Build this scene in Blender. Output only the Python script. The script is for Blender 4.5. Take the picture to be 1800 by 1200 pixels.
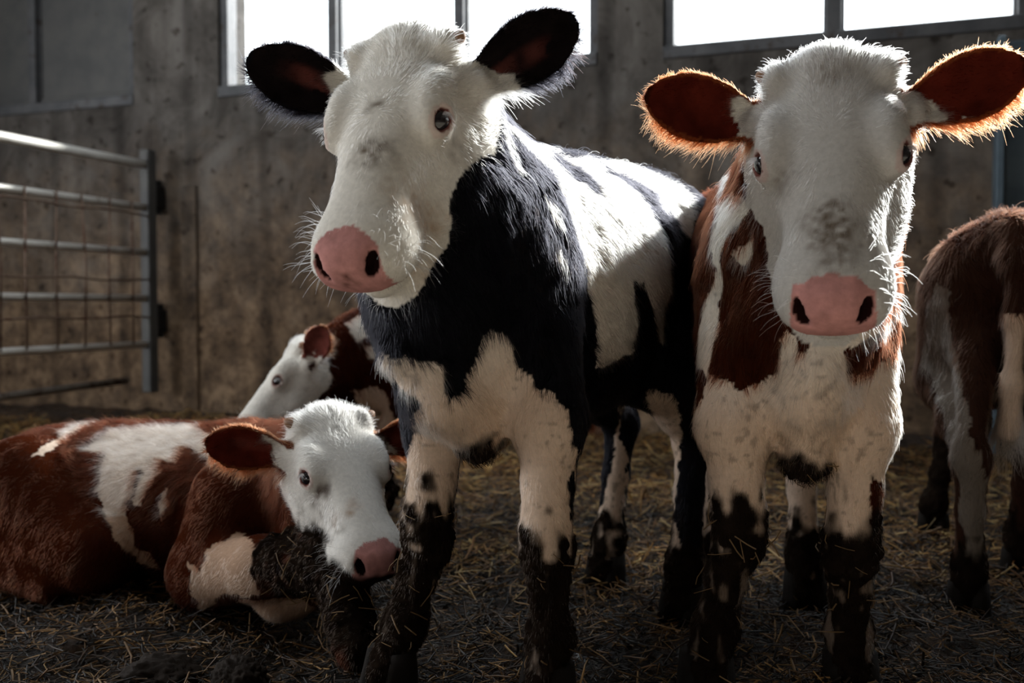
import bpy, math, random
import numpy as np
from mathutils import Matrix, Vector

# ------------------------------------------------------------------ scene, camera, light
for o in list(bpy.data.objects):
    bpy.data.objects.remove(o)
S = bpy.context.scene
COL = S.collection
S.view_settings.view_transform = 'Standard'
S.view_settings.look = 'None'
S.view_settings.gamma = 1.0
S.view_settings.use_curve_mapping = False
S.view_settings.exposure = 0.0
S.cycles.max_bounces = 8
S.cycles.diffuse_bounces = 4
S.cycles.glossy_bounces = 3
S.cycles.transmission_bounces = 6
S.cycles.transparent_max_bounces = 8
S.cycles.sample_clamp_indirect = 6.0
S.cycles.caustics_reflective = False
S.cycles.caustics_refractive = False

F_PX = 1742.0
CAM_H = 0.68
PITCH = math.atan(60 / F_PX)
cam = bpy.data.cameras.new('camera')
cam.sensor_width = 36.0
cam.lens = 36.0 * F_PX / 1800.0
cam.dof.use_dof = True
cam.dof.focus_distance = 1.72
cam.dof.aperture_fstop = 3.2
cam.clip_start = 0.02
cam_o = bpy.data.objects.new('camera', cam)
cam_o.location = (0, 0, CAM_H)
cam_o.rotation_euler = (math.pi / 2 - PITCH, 0, 0)
COL.objects.link(cam_o)
S.camera = cam_o

W = bpy.data.worlds.new('daylight')
S.world = W
W.use_nodes = True
bg = W.node_tree.nodes['Background']
bg.inputs[0].default_value = (0.94, 0.97, 1.0, 1)
bg.inputs[1].default_value = 5.8

SUN_AZ = math.radians(46)      # to the right of the view direction, behind the animals
SUN_EL = math.radians(27.5)
sun = bpy.data.lights.new('sun', 'SUN')
sun.energy = 11.0
sun.angle = math.radians(4.0)
sun.color = (1.0, 0.97, 0.92)
sun_o = bpy.data.objects.new('sun', sun)
COL.objects.link(sun_o)
sd = Vector((math.sin(SUN_AZ) * math.cos(SUN_EL), math.cos(SUN_AZ) * math.cos(SUN_EL), math.sin(SUN_EL)))
sun_o.rotation_euler = sd.to_track_quat('Z', 'Y').to_euler()
sun_o.location = sd * 12

rng = np.random.default_rng(7)
random.seed(7)

# ------------------------------------------------------------------ helpers
def lin(r, g, b):
    f = lambda c: ((c / 255 + 0.055) / 1.055) ** 2.4 if c / 255 > 0.04045 else c / 255 / 12.92
    return (f(r), f(g), f(b))

def hash3(ix, iy, iz, seed):
    h = (ix.astype(np.int64) * 374761393 + iy.astype(np.int64) * 668265263 + iz.astype(np.int64) * 2147483647 + seed * 974634541) & 0xFFFFFFFF
    h = ((h ^ (h >> 13)) * 1274126177) & 0xFFFFFFFF
    h = ((h ^ (h >> 16)) * 2246822519) & 0xFFFFFFFF
    return ((h ^ (h >> 15)) & 0xFFFF).astype(np.float32) / 65535.0 * 2 - 1

def vnoise(P, freq, seed=0):
    q = np.asarray(P, np.float64) * freq
    i = np.floor(q).astype(np.int64)
    f = (q - i)
    f = f * f * (3 - 2 * f)
    r = 0
    for dx in (0, 1):
        wx = f[:, 0] if dx else 1 - f[:, 0]
        for dy in (0, 1):
            wy = f[:, 1] if dy else 1 - f[:, 1]
            for dz in (0, 1):
                wz = f[:, 2] if dz else 1 - f[:, 2]
                r = r + wx * wy * wz * hash3(i[:, 0] + dx, i[:, 1] + dy, i[:, 2] + dz, seed)
    return r

def fbm(P, freq, seed=0, octaves=3, gain=0.5):
    r, a, t = 0, 1.0, 0
    for k in range(octaves):
        r = r + a * vnoise(P, freq * 2 ** k, seed + 17 * k)
        t += a
        a *= gain
    return r / t

def sstep(x, a, b):
    t = np.clip((x - a) / (b - a), 0, 1)
    return t * t * (3 - 2 * t)

def new_mesh(name, verts, faces, mat=None, parent=None, smooth=False):
    me = bpy.data.meshes.new(name)
    me.from_pydata([tuple(v) for v in verts], [], [tuple(f) for f in faces])
    if smooth:
        me.polygons.foreach_set('use_smooth', [True] * len(me.polygons))
    me.update()
    return link(name, me, mat, parent)

def link(name, me, mat=None, parent=None):
    o = bpy.data.objects.new(name, me)
    if mat is not None and len(me.materials) == 0:
        me.materials.append(mat)
    COL.objects.link(o)
    if parent is not None:
        o.parent = parent
    return o

def tag(o, label=None, cat=None, group=None, kind=None):
    for k, v in (('label', label), ('category', cat), ('group', group), ('kind', kind)):
        if v:
            o[k] = v
    return o

def np_mesh(name, V, Q):
    """mesh from numpy vertex array and quad array"""
    me = bpy.data.meshes.new(name)
    n, m, k = len(V), len(Q), Q.shape[1]
    me.vertices.add(n)
    me.vertices.foreach_set('co', V.astype(np.float32).ravel())
    me.loops.add(m * k)
    me.loops.foreach_set('vertex_index', Q.astype(np.int32).ravel())
    me.polygons.add(m)
    me.polygons.foreach_set('loop_start', np.arange(0, m * k, k, dtype=np.int32))
    me.polygons.foreach_set('loop_total', np.full(m, k, np.int32))
    me.polygons.foreach_set('use_smooth', np.ones(m, bool))
    me.update(calc_edges=True)
    me.validate()
    return me

class MB:
    """collects boxes and tubes, one mesh"""
    def __init__(self):
        self.v, self.f = [], []
    def add(self, vs, fs):
        b = len(self.v)
        self.v += [tuple(x) for x in vs]
        self.f += [tuple(i + b for i in f) for f in fs]
        return self
    def box(self, x0, x1, y0, y1, z0, z1, bev=0.0):
        if bev <= 0:
            vs = [(x, y, z) for x in (x0, x1) for y in (y0, y1) for z in (z0, z1)]
            return self.add(vs, [(0, 1, 3, 2), (4, 6, 7, 5), (0, 4, 5, 1), (2, 3, 7, 6), (0, 2, 6, 4), (1, 5, 7, 3)])
        vs, b = [], bev
        X, Y, Z = (x0, x1), (y0, y1), (z0, z1)
        idx = {}
        for ix in (0, 1):
            for iy in (0, 1):
                for iz in (0, 1):
                    sx, sy, sz = (1, -1)[ix], (1, -1)[iy], (1, -1)[iz]
                    idx[ix, iy, iz] = len(vs)
                    vs += [(X[ix], Y[iy] + sy * b, Z[iz] + sz * b), (X[ix] + sx * b, Y[iy], Z[iz] + sz * b), (X[ix] + sx * b, Y[iy] + sy * b, Z[iz])]
        g = lambda a, bb, c, k: idx[a, bb, c] + k
        fs = []
        for s in (0, 1):
            q = [g(s, 0, 0, 0), g(s, 0, 1, 0), g(s, 1, 1, 0), g(s, 1, 0, 0)]
            fs.append(q if s == 0 else q[::-1])
            q = [g(0, s, 0, 1), g(1, s, 0, 1), g(1, s, 1, 1), g(0, s, 1, 1)]
            fs.append(q if s == 0 else q[::-1])
            q = [g(0, 0, s, 2), g(0, 1, s, 2), g(1, 1, s, 2), g(1, 0, s, 2)]
            fs.append(q if s == 0 else q[::-1])
        for a in (0, 1):
            for c in (0, 1):
                fs.append([g(0, a, c, 1), g(1, a, c, 1), g(1, a, c, 2), g(0, a, c, 2)])
                fs.append([g(a, 0, c, 0), g(a, 1, c, 0), g(a, 1, c, 2), g(a, 0, c, 2)])
                fs.append([g(a, c, 0, 0), g(a, c, 1, 0), g(a, c, 1, 1), g(a, c, 0, 1)])
        for i in idx.values():
            fs.append([i, i + 1, i + 2])
        return self.add(vs, fs)
    def tube(self, pts, r, n=10, cap=True):
        pts = [Vector(p) for p in pts]
        rs = r if isinstance(r, (list, tuple)) else [r] * len(pts)
        vs, fs = [], []
        up = None
        for i, p in enumerate(pts):
            t = (pts[min(i + 1, len(pts) - 1)] - pts[max(i - 1, 0)]).normalized()
            if up is None:
                up = t.orthogonal().normalized()
            u = (up - t * up.dot(t)).normalized()
            up = u
            w = t.cross(u)
            for k in range(n):
                a = 2 * math.pi * k / n
                vs.append(p + (u * math.cos(a) + w * math.sin(a)) * rs[i])
        for i in range(len(pts) - 1):
            for k in range(n):
                fs.append((i * n + k, i * n + (k + 1) % n, (i + 1) * n + (k + 1) % n, (i + 1) * n + k))
        if cap:
            fs.append(tuple(range(n))[::-1])
            fs.append(tuple(range((len(pts) - 1) * n, len(pts) * n)))
        return self.add(vs, fs)
    def build(self, name, mat, parent=None, smooth=False):
        import bmesh
        me = bpy.data.meshes.new(name)
        me.from_pydata(self.v, [], self.f)
        bm = bmesh.new()
        bm.from_mesh(me)
        bmesh.ops.recalc_face_normals(bm, faces=bm.faces)
        bm.to_mesh(me)
        bm.free()
        if smooth:
            me.polygons.foreach_set('use_smooth', [True] * len(me.polygons))
        return link(name, me, mat, parent)

# ------------------------------------------------------------------ materials
class NT:
    def __init__(self, name):
        self.m = bpy.data.materials.new(name)
        self.m.use_nodes = True
        self.t = self.m.node_tree
        self.t.nodes.clear()
        self.out = self.n('ShaderNodeOutputMaterial')
    def n(self, kind, **kw):
        nd = self.t.nodes.new(kind)
        for k, v in kw.items():
            if k.startswith('_'):
                setattr(nd, k[1:], v)
        return nd
    def l(self, a, b):
        self.t.links.new(a, b)
    def noise(self, scale, detail=4, rough=0.55, vec=None, dist=0.0):
        nd = self.n('ShaderNodeTexNoise')
        nd.inputs['Scale'].default_value = scale
        nd.inputs['Detail'].default_value = detail
        nd.inputs['Roughness'].default_value = rough
        nd.inputs['Distortion'].default_value = dist
        if vec is not None:
            self.l(vec, nd.inputs['Vector'])
        return nd.outputs['Fac']
    def ramp(self, fac, stops):
        nd = self.n('ShaderNodeValToRGB')
        cr = nd.color_ramp
        while len(cr.elements) < len(stops):
            cr.elements.new(0.5)
        for e, (p, c) in zip(cr.elements, stops):
            e.position = p
            e.color = (*c, 1) if len(c) == 3 else c
        self.l(fac, nd.inputs['Fac'])
        return nd.outputs['Color']
    def mix(self, fac, a, b, mode='MIX'):
        nd = self.n('ShaderNodeMix')
        nd.data_type = 'RGBA'
        nd.blend_type = mode
        for sock, v in ((nd.inputs[0], fac), (nd.inputs[6], a), (nd.inputs[7], b)):
            if hasattr(v, 'is_output'):
                self.l(v, sock)
            elif isinstance(v, (int, float)):
                sock.default_value = v
            else:
                sock.default_value = (*v, 1)
        return nd.outputs[2]
    def coord(self, which='Object', scale=None):
        tc = self.n('ShaderNodeTexCoord')
        v = tc.outputs[which]
        if scale:
            mp = self.n('ShaderNodeMapping')
            mp.inputs['Scale'].default_value = scale
            self.l(v, mp.inputs['Vector'])
            v = mp.outputs['Vector']
        return v
    def bsdf(self, col, rough=0.6, metal=0.0, bump=None, bstr=0.3, bdist=0.01, spec=0.5):
        b = self.n('ShaderNodeBsdfPrincipled')
        for sock, v in ((b.inputs['Base Color'], col), (b.inputs['Roughness'], rough)):
            if hasattr(v, 'is_output'):
                self.l(v, sock)
            elif isinstance(v, (int, float)):
                sock.default_value = v
            else:
                sock.default_value = (*v, 1)
        b.inputs['Metallic'].default_value = metal
        b.inputs['Specular IOR Level'].default_value = spec
        if bump is not None:
            bn = self.n('ShaderNodeBump')
            bn.inputs['Strength'].default_value = bstr
            bn.inputs['Distance'].default_value = bdist
            self.l(bump, bn.inputs['Height'])
            self.l(bn.outputs[0], b.inputs['Normal'])
        self.l(b.outputs[0], self.out.inputs['Surface'])
        return b

MAT = {}
def m_concrete():
    k = NT('stained_concrete')
    v = k.coord()
    big = k.noise(0.9, 5, 0.6, v)
    mid = k.noise(4.0, 6, 0.65, v, 0.4)
    fine = k.noise(40, 4, 0.6, v)
    streak = k.noise(3.0, 4, 0.6, k.coord('Object', (2.6, 2.6, 0.25)))
    base = k.ramp(big, [(0.3, lin(92, 88, 85)), (0.5, lin(116, 112, 108)), (0.72, lin(136, 132, 127))])
    base = k.mix(0.55, base, k.ramp(mid, [(0.3, (0.45, 0.44, 0.43)), (0.55, (0.8, 0.78, 0.76)), (0.75, (1, 0.98, 0.95))]), 'MULTIPLY')
    base = k.mix(0.5, base, k.ramp(streak, [(0.35, (0.35, 0.34, 0.33)), (0.6, (0.9, 0.9, 0.9))]), 'MULTIPLY')
    # manure splashed brown on the lower part of the wall
    sp = k.n('ShaderNodeSeparateXYZ')
    k.l(v, sp.inputs[0])
    ad = k.n('ShaderNodeMath', _operation='MULTIPLY_ADD')
    k.l(mid, ad.inputs[0]); ad.inputs[1].default_value = 1.1
    k.l(sp.outputs['Z'], ad.inputs[2])
    dirt = k.ramp(ad.outputs[0], [(0.0, (1, 1, 1)), (0.62, (0.85, 0.85, 0.85)), (1.0, (0, 0, 0))])
    mp = k.n('ShaderNodeMapRange')
    k.l(ad.outputs[0], mp.inputs[0])
    mp.inputs[1].default_value = 1.1; mp.inputs[2].default_value = 2.3
    mp.inputs[3].default_value = 0.85; mp.inputs[4].default_value = 0.0
    brown = k.ramp(k.noise(9, 5, 0.7, v), [(0.3, lin(66, 50, 36)), (0.5, lin(128, 104, 80)), (0.7, lin(170, 142, 112))])
    base = k.mix(mp.outputs[0], base, brown)
    spots = k.ramp(k.noise(14, 3, 0.5, v), [(0.60, (1, 1, 1)), (0.68, (0.25, 0.21, 0.17))])
    base = k.mix(0.8, base, spots, 'MULTIPLY')
    blotch = k.ramp(k.noise(2.1, 7, 0.7, v, 0.8), [(0.36, (0.30, 0.28, 0.26)), (0.5, (0.8, 0.78, 0.76)), (0.62, (1.15, 1.15, 1.15))])
    base = k.mix(0.8, base, blotch, 'MULTIPLY')
    wv = k.n('ShaderNodeTexWave')
    wv.inputs['Scale'].default_value = 0.62
    wv.inputs['Distortion'].default_value = 1.2
    wv.inputs['Detail'].default_value = 3
    wv.bands_direction = 'X'
    k.l(v, wv.inputs['Vector'])
    seams = k.ramp(wv.outputs['Fac'], [(0.0, (0.45, 0.44, 0.43)), (0.10, (1, 1, 1))])
    base = k.mix(0.7, base, seams, 'MULTIPLY')
    k.bsdf(base, 0.88, 0, fine, 0.35, 0.01, 0.25)
    return k.m
MAT['concrete'] = m_concrete()

def m_metal(name, c0, c1, rust, rough=0.5, metal=0.6, amt=0.62):
    k = NT(name)
    v = k.coord()
    n = k.noise(6, 5, 0.6, v)
    base = k.ramp(n, [(0.35, c0), (0.65, c1)])
    r = k.ramp(k.noise(11, 6, 0.7, v), [(amt, (0, 0, 0)), (amt + 0.1, (1, 1, 1))])
    base = k.mix(r, base, rust)
    k.bsdf(base, rough, metal, k.noise(60, 3, 0.5, v), 0.15, 0.004)
    return k.m
MAT['galv'] = m_metal('galvanised_steel', lin(196, 192, 184), lin(222, 219, 212), lin(128, 106, 82), 0.45, 0.25, 0.6)
MAT['galvd'] = m_metal('dirty_steel', lin(110, 104, 96), lin(140, 134, 126), lin(70, 50, 36), 0.55, 0.6, 0.52)
MAT['wire'] = m_metal('rusty_wire', lin(96, 74, 60), lin(120, 100, 86), lin(80, 46, 30), 0.6, 0.5, 0.5)
MAT['frame'] = m_metal('window_steel', lin(70, 71, 74), lin(94, 94, 96), lin(58, 44, 36), 0.6, 0.2, 0.58)
MAT['sheet'] = m_metal('grey_sheet', lin(76, 76, 76), lin(90, 89, 87), lin(68, 60, 52), 0.6, 0.2, 0.66)
MAT['black_metal'] = m_metal('black_hinge_steel', lin(16, 15, 15), lin(26, 24, 23), lin(40, 30, 24), 0.6, 0.3, 0.65)
MAT['bluesteel'] = m_metal('blue_grey_steel', lin(84, 100, 112), lin(104, 120, 130), lin(70, 66, 62), 0.5, 0.3, 0.66)
MAT['roof'] = m_metal('roof_sheet', lin(90, 84, 78), lin(112, 106, 98), lin(80, 66, 54), 0.7, 0.0, 0.6)

def m_pane():
    k = NT('dusty_glass')
    tr = k.n('ShaderNodeBsdfTransparent')
    tr.inputs[0].default_value = (0.95, 0.97, 0.98, 1)
    gl = k.n('ShaderNodeBsdfGlossy')
    gl.inputs['Roughness'].default_value = 0.08
    mx = k.n('ShaderNodeMixShader')
    mx.inputs[0].default_value = 0.06
    k.l(tr.outputs[0], mx.inputs[1]); k.l(gl.outputs[0], mx.inputs[2])
    k.l(mx.outputs[0], k.out.inputs['Surface'])
    return k.m
MAT['pane'] = m_pane()

def m_floor():
    k = NT('trampled_manure')
    v = k.coord()
    a = k.noise(7, 6, 0.65, v)
    b = k.noise(38, 6, 0.7, v, 0.6)
    f = k.noise(130, 3, 0.6, v)
    col = k.ramp(a, [(0.3, lin(34, 25, 18)), (0.5, lin(66, 47, 31)), (0.7, lin(116, 85, 54))])
    col = k.mix(0.85, col, k.ramp(b, [(0.36, (0.10, 0.09, 0.08)), (0.6, (1.0, 0.95, 0.85))]), 'MULTIPLY')
    ro = k.ramp(k.noise(9, 5, 0.65, v), [(0.42, (0.14, 0.14, 0.14)), (0.6, (0.8, 0.8, 0.8))])
    h = k.n('ShaderNodeMath', _operation='MULTIPLY_ADD')
    k.l(f, h.inputs[0]); h.inputs[1].default_value = 0.35
    k.l(b, h.inputs[2])
    k.bsdf(col, ro, 0, h.outputs[0], 1.0, 0.035, 0.6)
    return k.m
MAT['floor'] = m_floor()

def m_attr(name, rough=0.7, spec=0.3, nscale=60, attr='col', bstr=0.3, sss=0.0):
    k = NT(name)
    at = k.n('ShaderNodeAttribute')
    at.attribute_name = attr
    v = k.coord()
    n = k.noise(nscale, 4, 0.6, v)
    col = k.mix(0.35, at.outputs['Color'], k.ramp(n, [(0.3, (0.55, 0.55, 0.55)), (0.65, (1, 1, 1))]), 'MULTIPLY')
    b = k.bsdf(col, rough, 0, n, bstr, 0.004, spec)
    return k.m
MAT['hide'] = m_attr('calf_hide', 0.9, 0.0, 120, 'col', 0.25)
MAT['straw'] = m_attr('straw', 0.5, 0.4, 30, 'col', 0.1)

def m_fur():
    k = NT('calf_fur')
    at = k.n('ShaderNodeAttribute')
    at.attribute_name = 'hcol'
    h = k.n('ShaderNodeBsdfHairPrincipled')
    h.model = 'CHIANG'
    h.parametrization = 'COLOR'
    k.l(at.outputs['Color'], h.inputs['Color'])
    h.inputs['Roughness'].default_value = 0.55
    h.inputs['Radial Roughness'].default_value = 0.6
    h.inputs['Coat'].default_value = 0.0
    h.inputs['IOR'].default_value = 1.06
    k.l(h.outputs[0], k.out.inputs['Surface'])
    return k.m
MAT['fur'] = m_fur()

def m_simple(name, col, rough=0.5, spec=0.5, bump=None):
    k = NT(name)
    n = k.noise(30, 4, 0.6, k.coord())
    c = k.mix(0.5, col, k.ramp(n, [(0.3, (0.6, 0.6, 0.6)), (0.7, (1, 1, 1))]), 'MULTIPLY')
    k.bsdf(c, rough, 0, n, bump or 0.1, 0.003, spec)
    return k.m
MAT['eye'] = m_simple('dark_eye', lin(30, 26, 30), 0.06, 0.8, 0.01)
MAT['hoof'] = m_simple('muddy_hoof', lin(26, 20, 15), 0.85, 0.2, 0.8)
MAT['horn'] = m_simple('horn_bud', lin(150, 112, 84), 0.6, 0.4, 0.3)
MAT['strawbit'] = m_simple('stuck_straw', lin(112, 84, 48), 0.6, 0.4, 0.2)
MAT['clod'] = m_simple('wet_clod', lin(34, 25, 17), 0.85, 0.2, 1.0)
def m_reflector():
    k = NT('reflector_concrete')
    n = k.noise(3, 6, 0.65, k.coord())
    k.bsdf(k.ramp(n, [(0.3, lin(160, 150, 136)), (0.7, lin(200, 190, 174))]), 0.9, 0, n, 0.2, 0.01, 0.2)
    return k.m
MAT['reflector'] = m_reflector()
MAT['mud'] = m_simple('caked_mud', lin(40, 30, 22), 0.75, 0.35, 0.9)

# ------------------------------------------------------------------ the barn
ALPHA = math.radians(19.95)
CA, SA = math.cos(ALPHA), math.sin(ALPHA)
D0 = 5.2
wall_root_m = Matrix.Translation((0, D0, 0)) @ Matrix.Rotation(-ALPHA, 4, 'Z')   # local x along the wall, -y into the room
SILL, HEAD = 1.965, 3.95
THICK = 0.28
WIN = [(-1.772, 0.408, [(-1.114, -1.034), (-0.347, -0.268)], 'glass'),
       (0.840, 6.02, [(1.5416, 1.638), (2.350, 2.44), (3.15, 3.24), (3.95, 4.04), (4.75, 4.84), (5.4, 5.49)], 'glass'),
       (-4.06, -2.48, [(-3.27, -3.19)], 'sheet')]

def build_wall():
    # one wall mesh with real window openings
    m = MB()
    xs = sorted([-6.5, 7.0] + [w[0] for w in WIN] + [w[1] for w in WIN])
    ops = sorted((w[0], w[1]) for w in WIN)
    z0, z1 = -0.3, 4.6
    m.box(-6.5, 7.0, 0, THICK, z0, SILL - 0.06)
    m.box(-6.5, 7.0, 0, THICK, HEAD + 0.06, z1)
    prev = -6.5
    for a, b in ops + [(7.0, 7.0)]:
        m.box(prev, a - 0.05, 0, THICK, SILL - 0.06, HEAD + 0.06)
        prev = b + 0.05
    o = m.build('wall_back', MAT['concrete'])
    o.matrix_world = wall_root_m
    tag(o, 'grey concrete back wall of the barn splashed brown below', kind='structure')
    return o
wall_back = build_wall()

for i, (a, b, mull, kind) in enumerate(WIN):
    root = bpy.data.objects.new('window_%d' % (i + 1), None)
    COL.objects.link(root)
    root.matrix_world = wall_root_m @ Matrix.Translation(((a + b) / 2, 0.09, SILL))
    tag(root, kind='structure')
    c = (a + b) / 2
    w, h = (b - a) / 2, HEAD - SILL
    y0, y1 = -0.07, 0.03
    e = 0.05
    fr = MAT['frame']
    MB().box(-w - e, w + e, y0 - 0.03, y1, -0.065, 0.0, 0.006).build('sill_bar', fr, root)
    MB().box(-w - e, w + e, y0, y1, h, h + 0.06, 0.006).build('head_bar', fr, root)
    MB().box(-w - e, -w, y0, y1, 0, h, 0.006).build('jamb', fr, root)
    MB().box(w, w + e, y0, y1, 0, h, 0.006).build('jamb', fr, root)
    edges = [a] + [q for mm in mull for q in mm] + [b]
    for (p, q) in mull:
        mb = MB().box(p - c + 0.012, q - c - 0.012, y0 - 0.01, y1, 0, h, 0.005)
        mb.box(p - c, q - c, y0 + 0.03, y1 - 0.01, 0, h, 0.004)
        mb.build('mullion', fr, root)
    for j in range(0, len(edges), 2):
        p, q = edges[j] - c, edges[j + 1] - c
        pm = MAT['pane'] if kind == 'glass' else MAT['sheet']
        if kind == 'glass':
            MB().box(p - 0.004, q + 0.004, -0.004, 0.004, -0.004, h + 0.004).build('pane', pm, root)
        else:
            MB().box(p - 0.004, q + 0.004, -0.03, 0.0, -0.004, h + 0.004).build('sheet_panel', pm, root)
            MB().box(p, q, -0.045, -0.028, 0.0, 0.035, 0.004).build('panel_lip', MAT['sheet'], root)
    if kind == 'glass':
        L = bpy.data.lights.new('window_portal', 'AREA')
        L.shape = 'RECTANGLE'
        L.size, L.size_y = 2 * w, h
        L.cycles.is_portal = True
        lo = bpy.data.objects.new('window_portal', L)
        COL.objects.link(lo)
        lo.parent = root
        lo.location = (0, 0.3, h / 2)
        lo.rotation_euler = (-math.pi / 2, 0, 0)   # shines to -y

# other walls and the roof close the barn; openings out of view are added for fill light
FRONT_Y = -4.2
def shell():
    def place(o, nm):
        tag(o, nm, kind='structure')
    def wall_pt(s, out=0.0):
        return wall_root_m @ Vector((s, out, 0))
    L0, R0 = wall_pt(-4.6), wall_pt(6.9)
    ny = Vector((-SA, -CA, 0))
    ln = 11.0
    def upright(p, q, z0, z1, nm, lab, t=0.2):
        d = (q - p).normalized()
        n = Vector((d.y, -d.x, 0)) * t
        vs = []
        for z in (z0, z1):
            for r in (p, q, q + n, p + n):
                vs.append((r.x, r.y, z))
        o = MB().add(vs, [(0, 1, 2, 3), (4, 5, 6, 7), (0, 1, 5, 4), (1, 2, 6, 5), (2, 3, 7, 6), (3, 0, 4, 7)]).build(nm, MAT['concrete'])
        place(o, lab)
    L1, R1 = L0 + ny * ln, R0 + ny * ln
    g0, g1 = L0 + ny * FILL_SIDE[0], L0 + ny * FILL_SIDE[1]
    upright(L1, g1, -0.3, 4.6, 'wall_left', 'concrete side wall on the left')
    upright(g0, L0, -0.3, 4.6, 'wall_left', 'concrete side wall on the left')
    upright(g1, g0, FILL_SIDE[3], 4.6, 'wall_left', 'concrete side wall over the added gateway')
    upright(g1, g0, -0.3, FILL_SIDE[2], 'wall_left', 'concrete kerb under the added gateway')
    L = bpy.data.lights.new('fill_side_portal', 'AREA')
    L.shape = 'RECTANGLE'
    L.size, L.size_y = (g1 - g0).length, FILL_SIDE[3] - FILL_SIDE[2]
    L.cycles.is_portal = True
    lo = bpy.data.objects.new('fill_side_portal', L)
    COL.objects.link(lo)
    mid = (g0 + g1) / 2
    out = Vector((-CA, SA, 0))
    lo.location = (mid.x + out.x * 0.3, mid.y + out.y * 0.3, (FILL_SIDE[2] + FILL_SIDE[3]) / 2)
    lo.rotation_euler = out.to_track_quat('Z', 'Y').to_euler()
    upright(R0, R1, -0.3, 4.6, 'wall_right', 'concrete side wall on the right')
    a = R1.lerp(L1, FILL_FRONT[0]); b = R1.lerp(L1, FILL_FRONT[1])
    upright(R1, a, -0.3, 4.6, 'wall_front', 'concrete front wall')
    upright(b, L1, -0.3, 4.6, 'wall_front', 'concrete front wall')
    upright(a, b, FILL_FRONT[3], 4.6, 'wall_front', 'concrete front wall over the added opening')
    upright(a, b, -0.3, FILL_FRONT[2], 'wall_front', 'concrete front wall under the added opening')
    # sheet roof with roof lights added to brighten the pen from above (wall-aligned coordinates: s along the back wall, t into the barn)
    s0, s1, t0, t1 = FILL_ROOF
    def slab(a0, a1, b0, b1, nm, mat, z=4.55, th=0.1):
        vs = []
        for dz in (0, th):
            for (s_, t_) in ((a0, b0), (a1, b0), (a1, b1), (a0, b1)):
                p = wall_root_m @ Vector((s_, -t_, 0))
                vs.append((p.x, p.y, z + dz))
        return MB().add(vs, [(0, 1, 2, 3), (4, 5, 6, 7), (0, 1, 5, 4), (1, 2, 6, 5), (2, 3, 7, 6), (3, 0, 4, 7)]).build(nm, mat)
    for k, r in enumerate(((-6.9, 7.4, -0.6, t0), (-6.9, 7.4, t1, 11.6), (-6.9, s0, t0, t1), (s1, 7.4, t0, t1))):
        place(slab(*r, 'ceiling', MAT['roof']), 'sheet roof over the barn')
    nsh = 4
    for k in range(nsh):
        a = s0 + (s1 - s0) * k / nsh
        b = s0 + (s1 - s0) * (k + 1) / nsh
        o = slab(a + 0.01, b - 0.01, t0, t1, 'window_%d' % (4 + k), MAT['pane'], 4.6, 0.004)
        place(o, 'clear roof light sheet added above the pen for fill light')
    L = bpy.data.lights.new('fill_roof_portal', 'AREA')
    L.shape = 'RECTANGLE'
    L.size, L.size_y = s1 - s0, t1 - t0
    L.cycles.is_portal = True
    lo = bpy.data.objects.new('fill_roof_portal', L)
    COL.objects.link(lo)
    p = wall_root_m @ Vector(((s0 + s1) / 2, -(t0 + t1) / 2, 0))
    lo.location = (p.x, p.y, 4.75)
    lo.rotation_euler = (0, 0, -ALPHA)
    a = R1.lerp(L1, FILL_FRONT[0]); b = R1.lerp(L1, FILL_FRONT[1])
    L = bpy.data.lights.new('fill_front_portal', 'AREA')
    L.shape = 'RECTANGLE'
    L.size, L.size_y = (a - b).length, FILL_FRONT[3] - FILL_FRONT[2]
    L.cycles.is_portal = True
    lo = bpy.data.objects.new('fill_front_portal', L)
    COL.objects.link(lo)
    mid = (a + b) / 2
    lo.location = (mid.x + ny.x * 0.1, mid.y + ny.y * 0.1, (FILL_FRONT[2] + FILL_FRONT[3]) / 2)
    lo.rotation_euler = Vector((ny.x, ny.y, 0)).to_track_quat('Z', 'Y').to_euler()   # -Z points into the barn
FILL_FRONT = (0.56, 0.66, 0.2, 2.0)
FILL_ROOF = (-2.0, 0.6, 1.9, 3.7)  # unseen roof opening added for top light
FILL_SIDE = (2.4, 6.8, 0.2, 3.0)  # gateway added in the unseen left wall for side light
# opening added in the front wall as soft fill: from, to along it, bottom, top
shell()
# ------------------------------------------------------------------ bedding floor
def floor_height(X, Y):
    P = np.stack([X, Y, np.zeros_like(X)], 1)
    h = 0.030 * fbm(P, 1.6, 3, 3) + 0.030 * fbm(P, 6.5, 5, 3) + 0.022 * np.abs(fbm(P, 20, 9, 3))
    s = (X * CA - (Y - D0) * SA)                      # distance from the back wall
    d = D0 * CA - (X * SA + Y * CA)
    h = h + 0.10 * sstep(1.2 - d, 0, 1.2) * (0.6 + 0.4 * vnoise(P, 2.2, 4))
    return h - 0.012

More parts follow.
